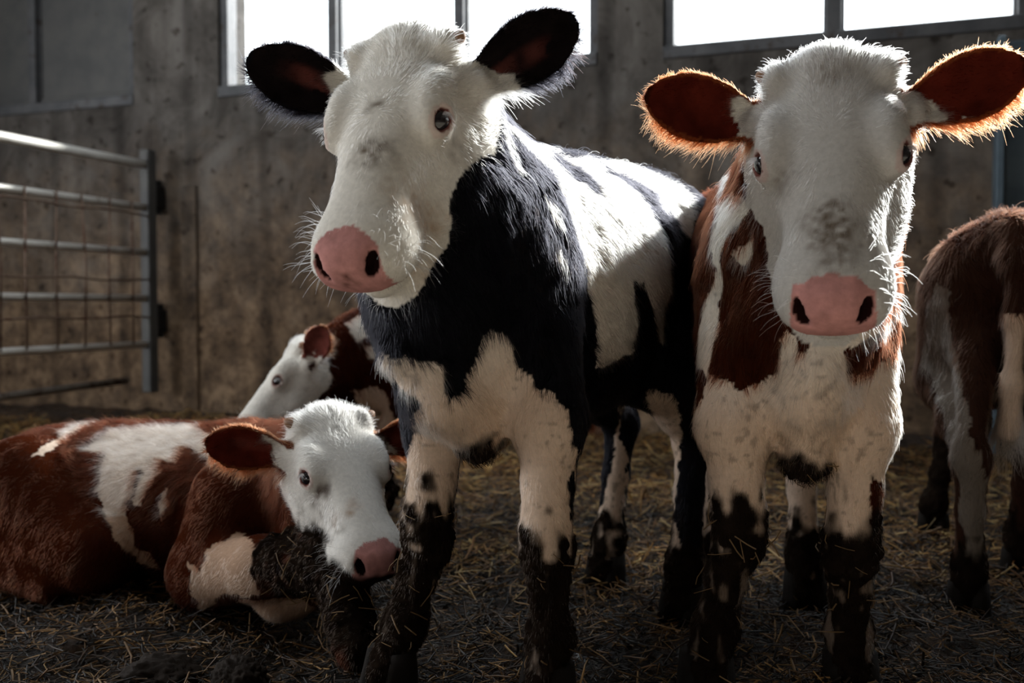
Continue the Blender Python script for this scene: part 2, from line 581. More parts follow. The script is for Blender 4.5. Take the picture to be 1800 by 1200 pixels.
def build_floor():
    xs = np.concatenate([np.arange(-5.6, -2.2, 0.09), np.arange(-2.2, 2.4, 0.02), np.arange(2.4, 6.2, 0.09)])
    ys = np.concatenate([np.arange(-6.0, 0.9, 0.15), np.arange(0.9, 3.6, 0.016), np.arange(3.6, 8.2, 0.04)])
    GX, GY = np.meshgrid(xs, ys, indexing='ij')
    Z = floor_height(GX.ravel(), GY.ravel())
    V = np.stack([GX.ravel(), GY.ravel(), Z], 1)
    nx, ny = len(xs), len(ys)
    I = np.arange(nx * ny).reshape(nx, ny)
    Q = np.stack([I[:-1, :-1].ravel(), I[1:, :-1].ravel(), I[1:, 1:].ravel(), I[:-1, 1:].ravel()], 1)
    o = link('floor', np_mesh('floor', V, Q), MAT['floor'])
    tag(o, 'trampled wet manure and straw bedding on the barn floor', kind='structure')
build_floor()
def build_reflector():  # unseen pale slab added to bounce sunlight up onto the calves
    o = MB().box(-5.4, 6.0, -5.8, 1.12, -0.2, 0.085, 0.01).build('floor_reflector', MAT['reflector'])
    tag(o, 'added unseen pale concrete alley in front of the pen', kind='structure')
build_reflector()

def build_straw(n, seed, name, label, region, lw, cols, lift=0.012):
    r = np.random.default_rng(seed)
    X, Y = region(r, n)
    n = len(X)
    Z = floor_height(X, Y)
    L = lw[0] + (lw[1] - lw[0]) * r.random(n) ** 2.2
    wd = r.uniform(lw[2], lw[3], n)
    az = r.uniform(0, 2 * np.pi, n)
    el = np.abs(r.normal(0, 0.30, n)) + 0.02
    D = np.stack([np.cos(az) * np.cos(el), np.sin(az) * np.cos(el), np.sin(el)], 1)
    Sd = np.stack([-np.sin(az), np.cos(az), np.zeros(n)], 1)
    up = np.cross(D, Sd)
    base = np.stack([X, Y, Z + r.uniform(0.0, lift, n)], 1)
    bend = r.normal(0, 0.2, n)[:, None] * L[:, None]
    V = np.zeros((n, 9, 3), np.float32)
    for j, t in enumerate((-0.5, 0.05, 0.5)):
        c = base + D * (t * L)[:, None] + Sd * bend * (t * t * 2) + np.array([0, 0, 1.0]) * ((0.25 - t * t) * 0.04 * L)[:, None]
        ww = wd[:, None]
        V[:, j * 3 + 0] = c - Sd * ww
        V[:, j * 3 + 1] = c + up * ww * 0.9
        V[:, j * 3 + 2] = c + Sd * ww
    b = (np.arange(n) * 9)[:, None]
    q = np.array([[0, 1, 4, 3], [1, 2, 5, 4], [2, 0, 3, 5], [3, 4, 7, 6], [4, 5, 8, 7], [5, 3, 6, 8]])
    Q = (b[:, :, None] + q[None]).reshape(-1, 4)
    me = np_mesh(name, V.reshape(-1, 3), Q)
    ci = r.choice(len(cols), n)
    C = np.array([lin(*c) for c in cols])[ci] * r.uniform(0.35, 1.15, n)[:, None] * (0.75 + 0.5 * fbm(base, 3.0, 15, 2))[:, None]
    a = me.attributes.new('col', 'FLOAT_COLOR', 'POINT')
    CC = np.ones((n, 9, 4), np.float32)
    CC[:, :, :3] = C[:, None, :]
    a.data.foreach_set('color', CC.ravel())
    o = link(name, me, MAT['straw'])
    tag(o, label, 'straw', kind='stuff')

def reg_near(r, n):
    Y = 1.0 + 2.6 * r.random(n) ** 0.9
    X = (r.random(n) * 2 - 1) * (0.56 * Y + 0.15)
    return X, Y
def reg_far(r, n):
    Y = r.uniform(2.3, 5.6, n)
    X = r.uniform(-3.2, 2.4, n)
    d = D0 * CA - (X * SA + Y * CA)
    k = d > 0.22
    return X[k], Y[k]
STRAW = [(206, 160, 92), (184, 134, 70), (150, 104, 54), (108, 74, 42), (226, 190, 124)]
DARK = [(58, 42, 28), (88, 62, 38), (36, 27, 19), (30, 23, 17), (146, 106, 60), (186, 142, 82)]
def build_clod(name, loc, r, seed, label):
    n = 900
    i = np.arange(n) + 0.5
    ph, th = np.arccos(1 - 2 * i / n), np.pi * (1 + 5 ** 0.5) * i
    import bmesh
    bm = bmesh.new()
    bmesh.ops.create_icosphere(bm, subdivisions=5, radius=1.0)
    P = np.array([v.co[:] for v in bm.verts])
    d = 1 + 0.35 * fbm(P + seed * 3.1, 1.3, seed, 3) + 0.30 * np.abs(fbm(P + seed, 4.5, seed + 1, 4, 0.65)) + 0.12 * fbm(P + seed, 15, seed + 2, 2)
    P = P * d[:, None] * np.array(r)
    P[:, 2] = np.maximum(P[:, 2], -0.3 * r[2])
    for v, q in zip(bm.verts, P):
        v.co = q
    me = bpy.data.meshes.new(name)
    bm.to_mesh(me)
    bm.free()
    me.polygons.foreach_set('use_smooth', [True] * len(me.polygons))
    o = link(name, me, MAT['clod'])
    z = float(floor_height(np.array([loc[0]]), np.array([loc[1]]))[0])
    o.location = (loc[0], loc[1], z + 0.01)
    tag(o, label, 'manure', 'manure clods in the foreground')
build_clod('manure_clod', (-0.66, 1.83), (0.075, 0.06, 0.045), 3, 'wide dark wet clod of manure near the bottom left corner')
build_clod('manure_clod', (-0.50, 1.80), (0.05, 0.045, 0.055), 5, 'smaller upright clod of manure right of the wide one, below the lying calf')
build_straw(46000, 11, 'loose_straw', 'dark wet straw trampled into the muck in the foreground', reg_near, (0.010, 0.10, 0.0008, 0.0026), DARK, 0.024)
build_straw(34000, 12, 'dry_straw', 'golden brown straw bedding behind the standing calves', reg_far, (0.02, 0.14, 0.0012, 0.0036), STRAW, 0.04)

# ------------------------------------------------------------------ gate at the left
GATE_S = -2.22
def build_gate():
    root = bpy.data.objects.new('livestock_gate', None)
    COL.objects.link(root)
    # local: x from the hinge end towards the camera side, z up
    hinge = wall_root_m @ Vector((GATE_S, -0.14, 0))
    ang = math.atan2(-CA, -SA)
    root.matrix_world = Matrix.Translation((hinge.x, hinge.y, 0)) @ Matrix.Rotation(ang, 4, 'Z')
    tag(root, 'galvanised tubular livestock gate with wire mesh against the back wall', 'gate')
    L = 2.3
    for i, z in enumerate((1.51, 1.262, 1.0, 0.732, 0.462)):
        MB().tube([(0.02, 0, z), (L, 0, z)], 0.026 if i == 0 else 0.021, 14).build('rail', MAT['galv'], root, True)
    MB().tube([(0.16, -0.03, 0.26), (L, -0.03, 0.21)], 0.02, 12).build('rail', MAT['galvd'], root, True)
    MB().box(-0.045, 0.03, -0.032, 0.032, 0.18, 1.6, 0.006).build('hinge_post', MAT['sheet'], root)
    MB().tube([(1.13, 0, 0.44), (1.13, 0, 1.51)], 0.016, 12).build('upright', MAT['galv'], root, True)
    MB().tube([(L, 0, 0.2), (L, 0, 1.53)], 0.026, 12).build('end_post', MAT['galv'], root, True)
    for z in (1.33, 0.60):
        b = MB().box(-0.13, -0.04, -0.03, 0.03, z - 0.07, z + 0.07, 0.01)
        b.tube([(-0.09, 0, z - 0.1), (-0.09, 0, z + 0.1)], 0.028, 12)
        b.build('hinge', MAT['black_metal'], root)
    for k, x in enumerate((0.16, 0.34, 0.53, 0.72, 0.92, 1.08, 1.3, 1.5)):
        j = 0.012 * math.sin(k * 2.3)
        MB().tube([(x, 0.024, 0.47), (x + j, 0.027, 0.9), (x - j, 0.024, 1.285)], 0.0058, 6).build('wire', MAT['wire'], root, True)
    for z in (1.215, 0.835, 0.625):
        pts = [(0.02 + 0.2 * i, 0.03 + 0.004 * math.sin(i * 1.7), z + 0.008 * math.sin(i * 2.1 + z * 9)) for i in range(12)]
        MB().tube(pts, 0.0058, 6).build('wire', MAT['wire'], root, True)
build_gate()

def wall_fix():
    o = MB().box(-0.055, 0.055, -0.02, 0.0, 0.05, 1.40, 0.006)
    o = o.build('trim_1', MAT['concrete'])
    o.matrix_world = wall_root_m @ Matrix.Translation((-2.03, 0, 0))
    tag(o, 'flat steel strip fixed to the wall beside the gate', kind='structure')
    c = MB().box(-0.2, 0.2, -0.05, -0.035, 0, 1.84, 0.004)
    c.box(-0.2, -0.17, -0.16, -0.0, 0, 1.84, 0.004)
    c.box(0.17, 0.2, -0.16, -0.0, 0, 1.84, 0.004)
    c = c.build('steel_post', MAT['bluesteel'])
    c.matrix_world = wall_root_m @ Matrix.Translation((2.47, 0, 0))
    tag(c, 'blue grey steel channel post standing against the wall behind the rightmost calf', 'post')
wall_fix()

# ------------------------------------------------------------------ implicit bodies
TORSO, NECK, HEADR, EAR, FORE, HIND, TAIL = range(7)

def cubic_table(st, n=160):
    """stations (t, a, b, c ...) -> dense smooth table"""
    st = np.array(st, float)
    t = st[:, 0]
    T = np.linspace(t[0], t[-1], n)
    out = [T]
    for c in range(1, st.shape[1]):
        y = st[:, c]
        h = np.diff(t); d = np.diff(y) / h
        m = np.zeros_like(y)
        m[1:-1] = np.where(d[:-1] * d[1:] > 0, 2 * d[:-1] * d[1:] / (d[:-1] + d[1:] + 1e-12), 0)
        m[0], m[-1] = d[0], d[-1]
        i = np.clip(np.searchsorted(t, T) - 1, 0, len(t) - 2)
        s = (T - t[i]) / h[i]
        out.append((1 + 2 * s) * (1 - s) ** 2 * y[i] + s * (1 - s) ** 2 * h[i] * m[i] + s * s * (3 - 2 * s) * y[i + 1] + s * s * (s - 1) * h[i] * m[i + 1])
    return np.array(out)

class Field:
    def __init__(self):
        self.p = []
    def cone(self, a, b, ra, rb, k, reg, op=1):
        a, b = np.array(a, float), np.array(b, float)
        ab = b - a
        L2 = max(ab @ ab, 1e-9)
        def fn(P):
            t = np.clip((P - a) @ ab / L2, 0, 1)
            q = P - a - t[:, None] * ab
            return np.sqrt((q * q).sum(1)) - (ra + (rb - ra) * t)
        r = max(ra, rb)
        self.p.append((fn, np.minimum(a, b) - r, np.maximum(a, b) + r, k, reg, op))
    def chain(self, pts, rs, k, reg):
        for i in range(len(pts) - 1):
            self.cone(pts[i], pts[i + 1], rs[i], rs[i + 1], k, reg)
    def ell(self, c, r, k, reg, op=1, R=None):
        c, r = np.array(c, float), np.array(r, float)
        R = np.eye(3) if R is None else np.array(R, float)     # columns: axes
        def fn(P):
            q = (P - c) @ R
            k0 = np.sqrt(((q / r) ** 2).sum(1))
            k1 = np.sqrt(((q / (r * r)) ** 2).sum(1)) + 1e-9
            return np.where(k0 < 0.02, -r.min(), k0 * (k0 - 1) / k1)
        m = r.max()
        self.p.append((fn, c - m, c + m, k, reg, op))
    def loft(self, O, R, st, p, k, reg):
        """R columns: (along, lateral, vertical); stations (t, centre_v, half_lat, half_up, half_down)"""
        O, R = np.array(O, float), np.array(R, float)
        T = cubic_table(st)
        def fn(P):
            q = (P - O) @ R
            t = np.clip(q[:, 0], T[0, 0], T[0, -1])
            cv = np.interp(t, T[0], T[1]); hw = np.interp(t, T[0], T[2])
            hu = np.interp(t, T[0], T[3]); hd = np.interp(t, T[0], T[4])
            v = q[:, 2] - cv
            hh = np.where(v > 0, hu, hd)
            e = (np.abs(q[:, 1] / hw) ** p + np.abs(v / hh) ** p) ** (1 / p)
            rr = np.sqrt(q[:, 1] ** 2 + v ** 2)
            d = np.where(e > 0.3, rr * (1 - 1 / np.maximum(e, 0.3)), (e - 1) * np.minimum(hw, hh))
            dt = q[:, 0] - t
            return np.where(dt == 0, d, np.sqrt(np.maximum(d, 0) ** 2 + dt * dt) + np.minimum(d, 0) * 0)
        m = max(T[2].max(), T[3].max(), T[4].max()) + np.abs(T[1]).max()
        ends = np.array([O + R[:, 0] * T[0, 0], O + R[:, 0] * T[0, -1]])
        self.p.append((fn, ends.min(0) - m, ends.max(0) + m, k, reg, 1))
    def ear(self, E, L, Wd, k, th=0.0065):
        """E: dict with O (base), u (along), v (across), w (opening normal)"""
        O, R = E['O'], np.stack([E['u'], E['v'], E['w']], 1)
        def fn(P):
            q = (P - O) @ R
            u, v, w = q[:, 0] / L, q[:, 1], q[:, 2]
            hw = ear_w(u) * Wd
            s = v / np.maximum(hw, 0.004)
            w0 = 0.022 * np.minimum(s * s, 1.6) * (1 - 0.5 * np.clip(u, 0, 1)) - 0.016 * (1 - np.clip(u, 0, 1)) + 0.012 * np.clip(u, 0, 1) ** 2
            d1 = np.abs(w - w0) - th
            g = np.maximum(np.abs(v) - hw, np.maximum(-u * L - 0.02, (u - 1) * L))
            x = np.maximum(d1 + 0.004, 0); y = np.maximum(g + 0.004, 0)
            return np.minimum(np.maximum(d1, g), -0.0) + np.sqrt(x * x + y * y) - 0.004 * (np.maximum(x, y) > 0)
        ends = np.array([O - R[:, 0] * 0.02, O + R[:, 0] * L])
        self.p.append((fn, ends.min(0) - Wd - 0.02, ends.max(0) + Wd + 0.02, k, EAR, 1))
    def eval(self, P, extra=0.03, region=False, chunk=None):
        f = np.full(len(P), 1.0)
        if region:
            best = np.full(len(P), 9.0); reg = np.zeros(len(P), int)
        for fn, lo, hi, k, rg, op in self.p:
            m = k + extra
            if chunk is not None:
                if (chunk[0] > hi + m).any() or (chunk[1] < lo - m).any():
                    continue
                idx = slice(None)
            else:
                q = (P > lo - m) & (P < hi + m)
                idx = np.nonzero(q[:, 0] & q[:, 1] & q[:, 2])[0]
                if len(idx) == 0:
                    continue
            d = fn(P[idx])
            a = f[idx]
            if op > 0:
                h = np.clip(0.5 + 0.5 * (a - d) / k, 0, 1)
                f[idx] = a + (d - a) * h - k * h * (1 - h)
                if region:
                    b = best[idx]
                    s = d < b
                    best[idx[s]] = d[s]; reg[idx[s]] = rg
            else:
                d = -d
                h = np.clip(0.5 - 0.5 * (a - d) / k, 0, 1)
                f[idx] = a + (d - a) * h + k * h * (1 - h)
        return (f, reg) if region else f
    def mesh(self, h):
        lo = np.min([p[1] for p in self.p if p[5] > 0], 0) - 0.03
        hi = np.max([p[2] for p in self.p if p[5] > 0], 0) + 0.03
        B = 8
        nb = np.ceil((hi - lo) / (h * B)).astype(int) + 1
        H = h * B
        g = np.stack(np.meshgrid(*[np.arange(n) for n in nb], indexing='ij'), -1).reshape(-1, 3)
        fc = self.eval(lo + (g + 0.5) * H, extra=0.12)
        act = np.abs(fc) < H * 0.9 + 0.008
        n = nb * B
        vals = np.repeat(np.repeat(np.repeat(np.where(fc < 0, -1.0, 1.0).astype(np.float32).reshape(nb), B, 0), B, 1), B, 2)
        ga = g[act]
        loc = np.stack(np.meshgrid(*[np.arange(B)] * 3, indexing='ij'), -1).reshape(-1, 3)
        key = (ga // 3) @ np.array([10000, 100, 1])
        order = np.argsort(key, kind='stable')
        ga, key = ga[order], key[order]
        cuts = np.concatenate([[0], np.nonzero(np.diff(key))[0] + 1, [len(ga)]])
        for c0, c1 in zip(cuts[:-1], cuts[1:]):
            ii = (ga[c0:c1, None, :] * B + loc[None]).reshape(-1, 3)
            P = lo + ii * h
            v = self.eval(P, chunk=(P.min(0), P.max(0)))
            vals[ii[:, 0], ii[:, 1], ii[:, 2]] = v
        return surface_nets(vals, lo, h)

def ear_w(u):
    u = np.clip(u, 0, 1)
    return np.interp(u, [0, 0.12, 0.3, 0.5, 0.68, 0.82, 0.92, 0.98, 1.0], [0.46, 0.60, 0.86, 1.0, 0.95, 0.74, 0.50, 0.26, 0.08])

def surface_nets(vals, lo, h):
    ins = vals < 0
    cnt = np.zeros(np.array(vals.shape) - 1, np.int8)
    offs = [(i, j, k) for i in (0, 1) for j in (0, 1) for k in (0, 1)]
    sl = lambda o, s: slice(o, s - 1 + o)
    nx, ny, nz = vals.shape
    for o in offs:
        cnt += ins[sl(o[0], nx), sl(o[1], ny), sl(o[2], nz)]
    cells = np.stack(np.unravel_index(np.flatnonzero(((cnt > 0) & (cnt < 8)).ravel()), cnt.shape), 1)
    idm = np.full(cnt.shape, -1, np.int32)
    idm[cells[:, 0], cells[:, 1], cells[:, 2]] = np.arange(len(cells))
    cv = {o: vals[cells[:, 0] + o[0], cells[:, 1] + o[1], cells[:, 2] + o[2]] for o in offs}
    acc = np.zeros((len(cells), 3)); num = np.zeros(len(cells))
    for o in offs:
        for ax in range(3):
            if o[ax] == 0:
                q = list(o); q[ax] = 1
                a, b = cv[o], cv[tuple(q)]
                m = (a < 0) != (b < 0)
                t = np.where(m, a / np.where(a - b == 0, 1, a - b), 0)
                pt = np.array(o, float)[None].repeat(len(cells), 0)
                pt[:, ax] = t
                acc += pt * m[:, None]; num += m
    V = lo + (cells + acc / num[:, None]) * h
    Q = []
    for ax in range(3):
        s0 = [slice(None)] * 3; s1 = [slice(None)] * 3
        s0[ax] = slice(0, -1); s1[ax] = slice(1, None)
        a, b = ins[tuple(s0)], ins[tuple(s1)]
        e = np.stack(np.unravel_index(np.flatnonzero((a != b).ravel()), a.shape), 1)
        u, w = (ax + 1) % 3, (ax + 2) % 3
        e = e[(e[:, u] > 0) & (e[:, w] > 0) & (e[:, u] < vals.shape[u] - 1) & (e[:, w] < vals.shape[w] - 1)]
        flip = a[e[:, 0], e[:, 1], e[:, 2]]
        cs = []
        for du, dw in ((1, 1), (0, 1), (0, 0), (1, 0)):
            c = e.copy(); c[:, u] -= du; c[:, w] -= dw
            cs.append(idm[c[:, 0], c[:, 1], c[:, 2]])
        q = np.stack(cs, 1)
        q = np.where(flip[:, None], q, q[:, ::-1])
        Q.append(q)
    Q = np.concatenate(Q)
    Q = Q[(Q >= 0).all(1)]
    return V, Q

def smooth_mesh(V, Q, it, lam=0.5, w=None):
    e = np.concatenate([Q[:, [i, (i + 1) % 4]] for i in range(4)])
    e = np.concatenate([e, e[:, ::-1]])
    n = len(V)
    deg = np.bincount(e[:, 0], minlength=n)
    for _ in range(it):
        A = np.stack([np.bincount(e[:, 0], V[e[:, 1], c], n) for c in range(3)], 1) / np.maximum(deg, 1)[:, None]
        V = V + (A - V) * (lam if w is None else lam * w[:, None])
    return V

def vert_normals(V, Q):
    fn = np.cross(V[Q[:, 2]] - V[Q[:, 0]], V[Q[:, 3]] - V[Q[:, 1]])
    N = np.zeros_like(V)
    for i in range(4):
        for c in range(3):
            N[:, c] += np.bincount(Q[:, i], fn[:, c], len(V))
    return N / (np.linalg.norm(N, axis=1, keepdims=True) + 1e-12), np.linalg.norm(fn, axis=1) / 2

def unit(v):
    v = np.asarray(v, float)
    return v / np.linalg.norm(v)

# ------------------------------------------------------------------ the calf
HEAD_ST = [  # along face, centre, half width, half up, half down
    (-0.035, -0.085, 0.050, 0.045, 0.040),
    (-0.005, -0.085, 0.080, 0.075, 0.065),
    (0.05, -0.085, 0.100, 0.088, 0.080),
    (0.11, -0.088, 0.104, 0.092, 0.090),
    (0.165, -0.088, 0.098, 0.090, 0.098),
    (0.22, -0.084, 0.082, 0.083, 0.090),
    (0.28, -0.076, 0.071, 0.072, 0.068),
    (0.33, -0.070, 0.070, 0.064, 0.056),
    (0.375, -0.066, 0.074, 0.058, 0.050),
    (0.405, -0.066, 0.070, 0.050, 0.046),
    (0.425, -0.066, 0.052, 0.036, 0.034)]

class Calf:
    """cfg gives everything in the calf's own frame: x forward, y its left, z up"""
    def __init__(s, name, cfg):
        s.name, s.c = name, cfg
        s.M = Matrix.Translation((*cfg['origin'], 0)) @ Matrix.Rotation(cfg['yaw'], 4, 'Z')
        s.Mi = s.M.inverted()
        s.F = Field()

    def loc(s, w):
        return np.array(s.Mi @ Vector(w))

    def head_frame(s, poll, nose, left):
        a = unit(nose - poll)
        b = left - a * (left @ a)
        b = unit(b)
        c = np.cross(a, b)
        s.hO, s.ha, s.hb, s.hc = poll, a, b, c
        s.hs = s.c['head_scale']
        s.hR = np.stack([a, b, c], 1)

    def H(s, a, b, c):
        return s.hO + s.hs * (s.ha * a + s.hb * b + s.hc * c)

    def headcoord(s, P):
        return ((P - s.hO) @ s.hR) / s.hs

    def build_head(s):
        F, k = s.F, s.hs
        st = [tuple(x * k for x in r) for r in HEAD_ST]
        F.loft(s.hO, s.hR, st, 2.35, 0.03, HEADR)
        H = s.H
        for g in (1, -1):
            F.cone(H(0.09, g * 0.058, -0.125), H(0.21, g * 0.050, -0.150), 0.052 * k, 0.036 * k, 0.05, HEADR)   # cheek and jaw
            F.cone(H(0.20, g * 0.050, -0.150), H(0.34, g * 0.026, -0.118), 0.034 * k, 0.026 * k, 0.04, HEADR)
            F.ell(H(0.125, g * 0.083, -0.028), np.array([0.050, 0.026, 0.030]) * k, 0.03, HEADR, 1, s.hR)          # brow
            F.ell(H(0.355, g * 0.048, -0.078), np.array([0.052, 0.034, 0.042]) * k, 0.03, HEADR, 1, s.hR)       # upper lip pad
            F.ell(H(0.018, g * 0.082, -0.026), np.array([0.028, 0.022, 0.026]) * k, 0.02, HEADR, 1, s.hR)        # horn bud
            F.cone(H(0.055, g * 0.075, -0.080), H(0.052, g * 0.116, -0.082), 0.036 * k, 0.024 * k, 0.035, HEADR)  # ear root
        F.ell(H(-0.004, 0, -0.05), np.array([0.045, 0.064, 0.055]) * k, 0.05, HEADR, 1, s.hR)           # poll
        F.ell(H(0.372, 0, -0.132), np.array([0.042, 0.042, 0.028]) * k, 0.012, HEADR, 1, s.hR)       # lower lip
        F.ell(H(0.402, 0, -0.062), np.array([0.030, 0.060, 0.042]) * k, 0.02, HEADR, 1, s.hR)        # nose pad
        s.eyes, s.nostrils = [], []
        for g in (1, -1):
            c = H(0.166, g * 0.090, -0.036)
            out = unit(s.hb * g * 0.84 + s.hc * 0.46 + s.ha * 0.12)
            f = unit(s.ha - out * (s.ha @ out))
            v = np.cross(out, f)
            R = np.stack([f, v, out], 1)
            F.ell(c, np.array([0.031, 0.027, 0.025]) * k, 0.018, HEADR, 1, R)
            F.ell(c + out * 0.021 * k, np.array([0.0195, 0.0125, 0.020]) * k, 0.005, HEADR, -1, R)
            s.eyes.append((c + out * 0.001 * k, 0.0205 * k, R))
            # nostril: comma shaped hole opening forward and outward
            n0 = H(0.418, g * 0.044, -0.040)
            d = unit(s.ha * 0.7 + s.hb * g * 0.5 + s.hc * 0.3)
            e = unit(s.hb * g * 0.55 + s.hc * 0.8 - s.ha * 0.3)
            e = unit(e - d * (e @ d))
            RR = np.stack([e, np.cross(d, e), d], 1)
            s.nostrils.append((n0, np.array([0.0205, 0.0090, 0.024]) * k, RR))
            F.ell(n0, np.array([0.0205, 0.0090, 0.024]) * k, 0.006, HEADR, -1, RR)
        s.ears = []
        for g, key in ((1, 'ear_l'), (-1, 'ear_r')):
            e = s.c.get(key, {})
            az, el, tw = e.get('back', 10), e.get('up', 10), e.get('twist', 0)
            # up: towards the poll (-a); back: away from the face (-c)
            ua = unit(s.hb * g * math.cos(math.radians(el)) * math.cos(math.radians(az)) - s.ha * math.sin(math.radians(el)) - s.hc * math.sin(math.radians(az)))
            w = unit(s.hc - ua * (s.hc @ ua))
            v = np.cross(w, ua)
            t = math.radians(tw) * g
            w, v = w * math.cos(t) + v * math.sin(t), v * math.cos(t) - w * math.sin(t)
            if 'dir' in e:
                M3 = s.Mi.to_3x3()
                ua = unit(M3 @ Vector(e['dir']))
                w = np.array(M3 @ Vector(e['open']))
                w = unit(w - ua * (w @ ua))
                v = np.cross(w, ua)
            E = dict(O=H(0.052, g * 0.112, -0.080), u=ua, v=v, w=w, L=e.get('len', 0.19) * k, W=e.get('wid', 0.054) * k)
            F.ear(E, E['L'], E['W'], 0.014)
            s.ears.append(E)

    def standing(s):
        c, F = s.c, s.F
        k = c['scale']
        fx, hx = c.get('fore_x', 0.363), c.get('hind_x', -0.363)
        w = c.get('girth', 1.0)
        st = [(-0.535, 0.87, 0.04, 0.05, 0.06), (-0.47, 0.84, 0.125, 0.145, 0.16), (-0.37, 0.80, 0.168, 0.215, 0.20), (-0.20, 0.765, 0.19, 0.245, 0.245),
              (0.0, 0.745, 0.198, 0.258, 0.275), (0.18, 0.745, 0.178, 0.245, 0.262), (0.32, 0.745, 0.140, 0.225, 0.235), (0.42, 0.735, 0.112, 0.19, 0.195), (0.49, 0.73, 0.07, 0.12, 0.12)]
        st = [(a * k, b * k, d * k * w, e * k, f * k) for a, b, d, e, f in st]
        F.loft((0, 0, 0), np.eye(3), st, 2.15, 0.05, TORSO)
        F.cone((0.24 * k, 0, 0.935 * k), (-0.46 * k, 0, 0.945 * k), 0.045 * k, 0.035 * k, 0.09, TORSO)     # spine
        for g in (1, -1):
            F.ell((-0.30 * k, g * 0.115 * k, 0.90 * k), (0.07 * k, 0.05 * k, 0.06 * k), 0.06, TORSO)     # hook bone
        s.hooves = []
        s.knees = []
        for g, key in ((1, 'fore_l'), (-1, 'fore_r')):
            q = c['feet'][key]                       # local x, y of the foot
            sh = np.array([0.33 * k, g * 0.100 * k, 0.74 * k])
            el = np.array([0.27 * k + 0.3 * (q[0] - fx), g * 0.118 * k, 0.54 * k])
            kn = np.array([fx + 0.02 + 0.55 * (q[0] - fx), g * 0.115 * k * 0.55 + q[1] * 0.45, 0.315 * k])
            fe = np.array([q[0] - 0.01, q[1], 0.115 * k])
            hf = np.array([q[0] + 0.028 * k, q[1], 0.035 * k])
            if key in c.get('leg_w', {}):
                el, kn = [s.loc(v) for v in c['leg_w'][key]]
                fe = kn * 0.30 + np.array([q[0], q[1], 0.0]) * 0.70 + np.array([-0.005, 0, 0.03 * k])
            F.ell(sh, (0.105 * k, 0.062 * k, 0.17 * k), 0.06, FORE)
            mid = el * 0.45 + kn * 0.55
            F.chain([sh, el, mid, kn + [0, 0, 0.03 * k], kn - [0.004, 0, 0.03 * k], kn * 0.5 + fe * 0.5, fe, hf],
                    [0.080 * k, 0.062 * k, 0.040 * k, 0.037 * k, 0.035 * k, 0.026 * k, 0.033 * k, 0.032 * k], 0.03, FORE)
            F.ell(kn + [0.006, 0, 0], (0.039 * k, 0.038 * k, 0.050 * k), 0.02, FORE)
            s.hooves.append(hf)
            s.knees.append(kn)
        for g, key in ((1, 'hind_l'), (-1, 'hind_r')):
            q = c['feet'][key]
            hp = np.array([-0.33 * k, g * 0.10 * k, 0.80 * k])
            sf = np.array([-0.20 * k + 0.2 * (q[0] - hx), g * 0.135 * k, 0.575 * k])
            hk = np.array([q[0] - 0.085 * k, q[1] * 0.8 + g * 0.02 * k, 0.40 * k])
            fe = np.array([q[0] - 0.015, q[1], 0.115 * k])
            hf = np.array([q[0] + 0.02 * k, q[1], 0.035 * k])
            F.ell(np.array([-0.36 * k, g * 0.095 * k, 0.74 * k]), (0.13 * k, 0.085 * k, 0.20 * k), 0.06, HIND)
            F.cone(hp, sf, 0.13 * k, 0.095 * k, 0.06, HIND)
            md = sf * 0.45 + hk * 0.55 + np.array([-0.01, 0, 0.0])
            F.chain([sf, md, hk], [0.090 * k, 0.052 * k, 0.040 * k], 0.05, HIND)
            F.cone(np.array([-0.46 * k, g * 0.085 * k, 0.68 * k]), hk + [-0.015, 0, 0.06 * k], 0.06 * k, 0.026 * k, 0.05, HIND)
            F.chain([hk, hk * 0.55 + fe * 0.45, fe, hf], [0.043 * k, 0.030 * k, 0.036 * k, 0.034 * k], 0.025, HIND)
            s.hooves.append(hf)
            s.knees.append(hk)
        # tail
        tl = c.get('tail', [(-0.50, 0, 0.955), (-0.56, 0.0, 0.90), (-0.575, 0.0, 0.75), (-0.57, 0.005, 0.58), (-0.565, 0.01, 0.46)])
        F.chain([np.array(p) * k for p in tl], [0.036 * k, 0.030 * k, 0.022 * k, 0.020 * k, 0.028 * k], 0.03, TAIL)
        s.tail = np.array([np.array(p) * k for p in tl])
        # neck
        oc, th = s.H(0.055, 0, -0.115), s.H(0.16, 0, -0.175)
        bn = np.array(c.get('neck_mid', (0.45, 0, 0.93))) * k
        mix3 = lambda p, m, q, n=6: [(1 - t) ** 2 * p + 2 * t * (1 - t) * m + t * t * q for t in np.linspace(0, 1, n)]
        off = (oc - np.array([0.3 * k, 0, 0.93 * k])) * 0
        p0 = np.array([0.22 * k, 0, 0.86 * k])
        F.chain(mix3(p0, bn + [0, 0, 0.02], oc), np.linspace(0.105 * k, 0.078 * s.hs, 6), 0.06, NECK)
        p1 = np.array([0.30 * k, 0, 0.79 * k])
        F.chain(mix3(p1, bn + [0.03, 0, -0.12], oc * 0.45 + th * 0.55), np.linspace(0.145 * k, 0.085 * s.hs, 6), 0.06, NECK)
        p2 = np.array([0.41 * k, 0, 0.66 * k])
        F.chain(mix3(p2, bn + [0.07, 0, -0.26], th), np.linspace(0.115 * k, 0.052 * s.hs, 6), 0.06, NECK)
        # brisket and dewlap fold
        bz = c.get('brisket', 0.50) * k
        bxy = c.get('brisket_xy', (0.455, 0.0))
        F.chain([bn + [0.10, 0, -0.33 * k], np.array([0.515 * k, 0, 0.60 * k]), np.array([0.50 * k, bxy[1] * 0.5 * k, 0.55 * k]), np.array([bxy[0] * k, bxy[1] * k, bz])], [0.028 * k, 0.032 * k, 0.042 * k, 0.040 * k], 0.04, NECK)
        F.ell((0.40 * k, 0, 0.55 * k), (0.13 * k, 0.09 * k, 0.05 * k), 0.05, TORSO)

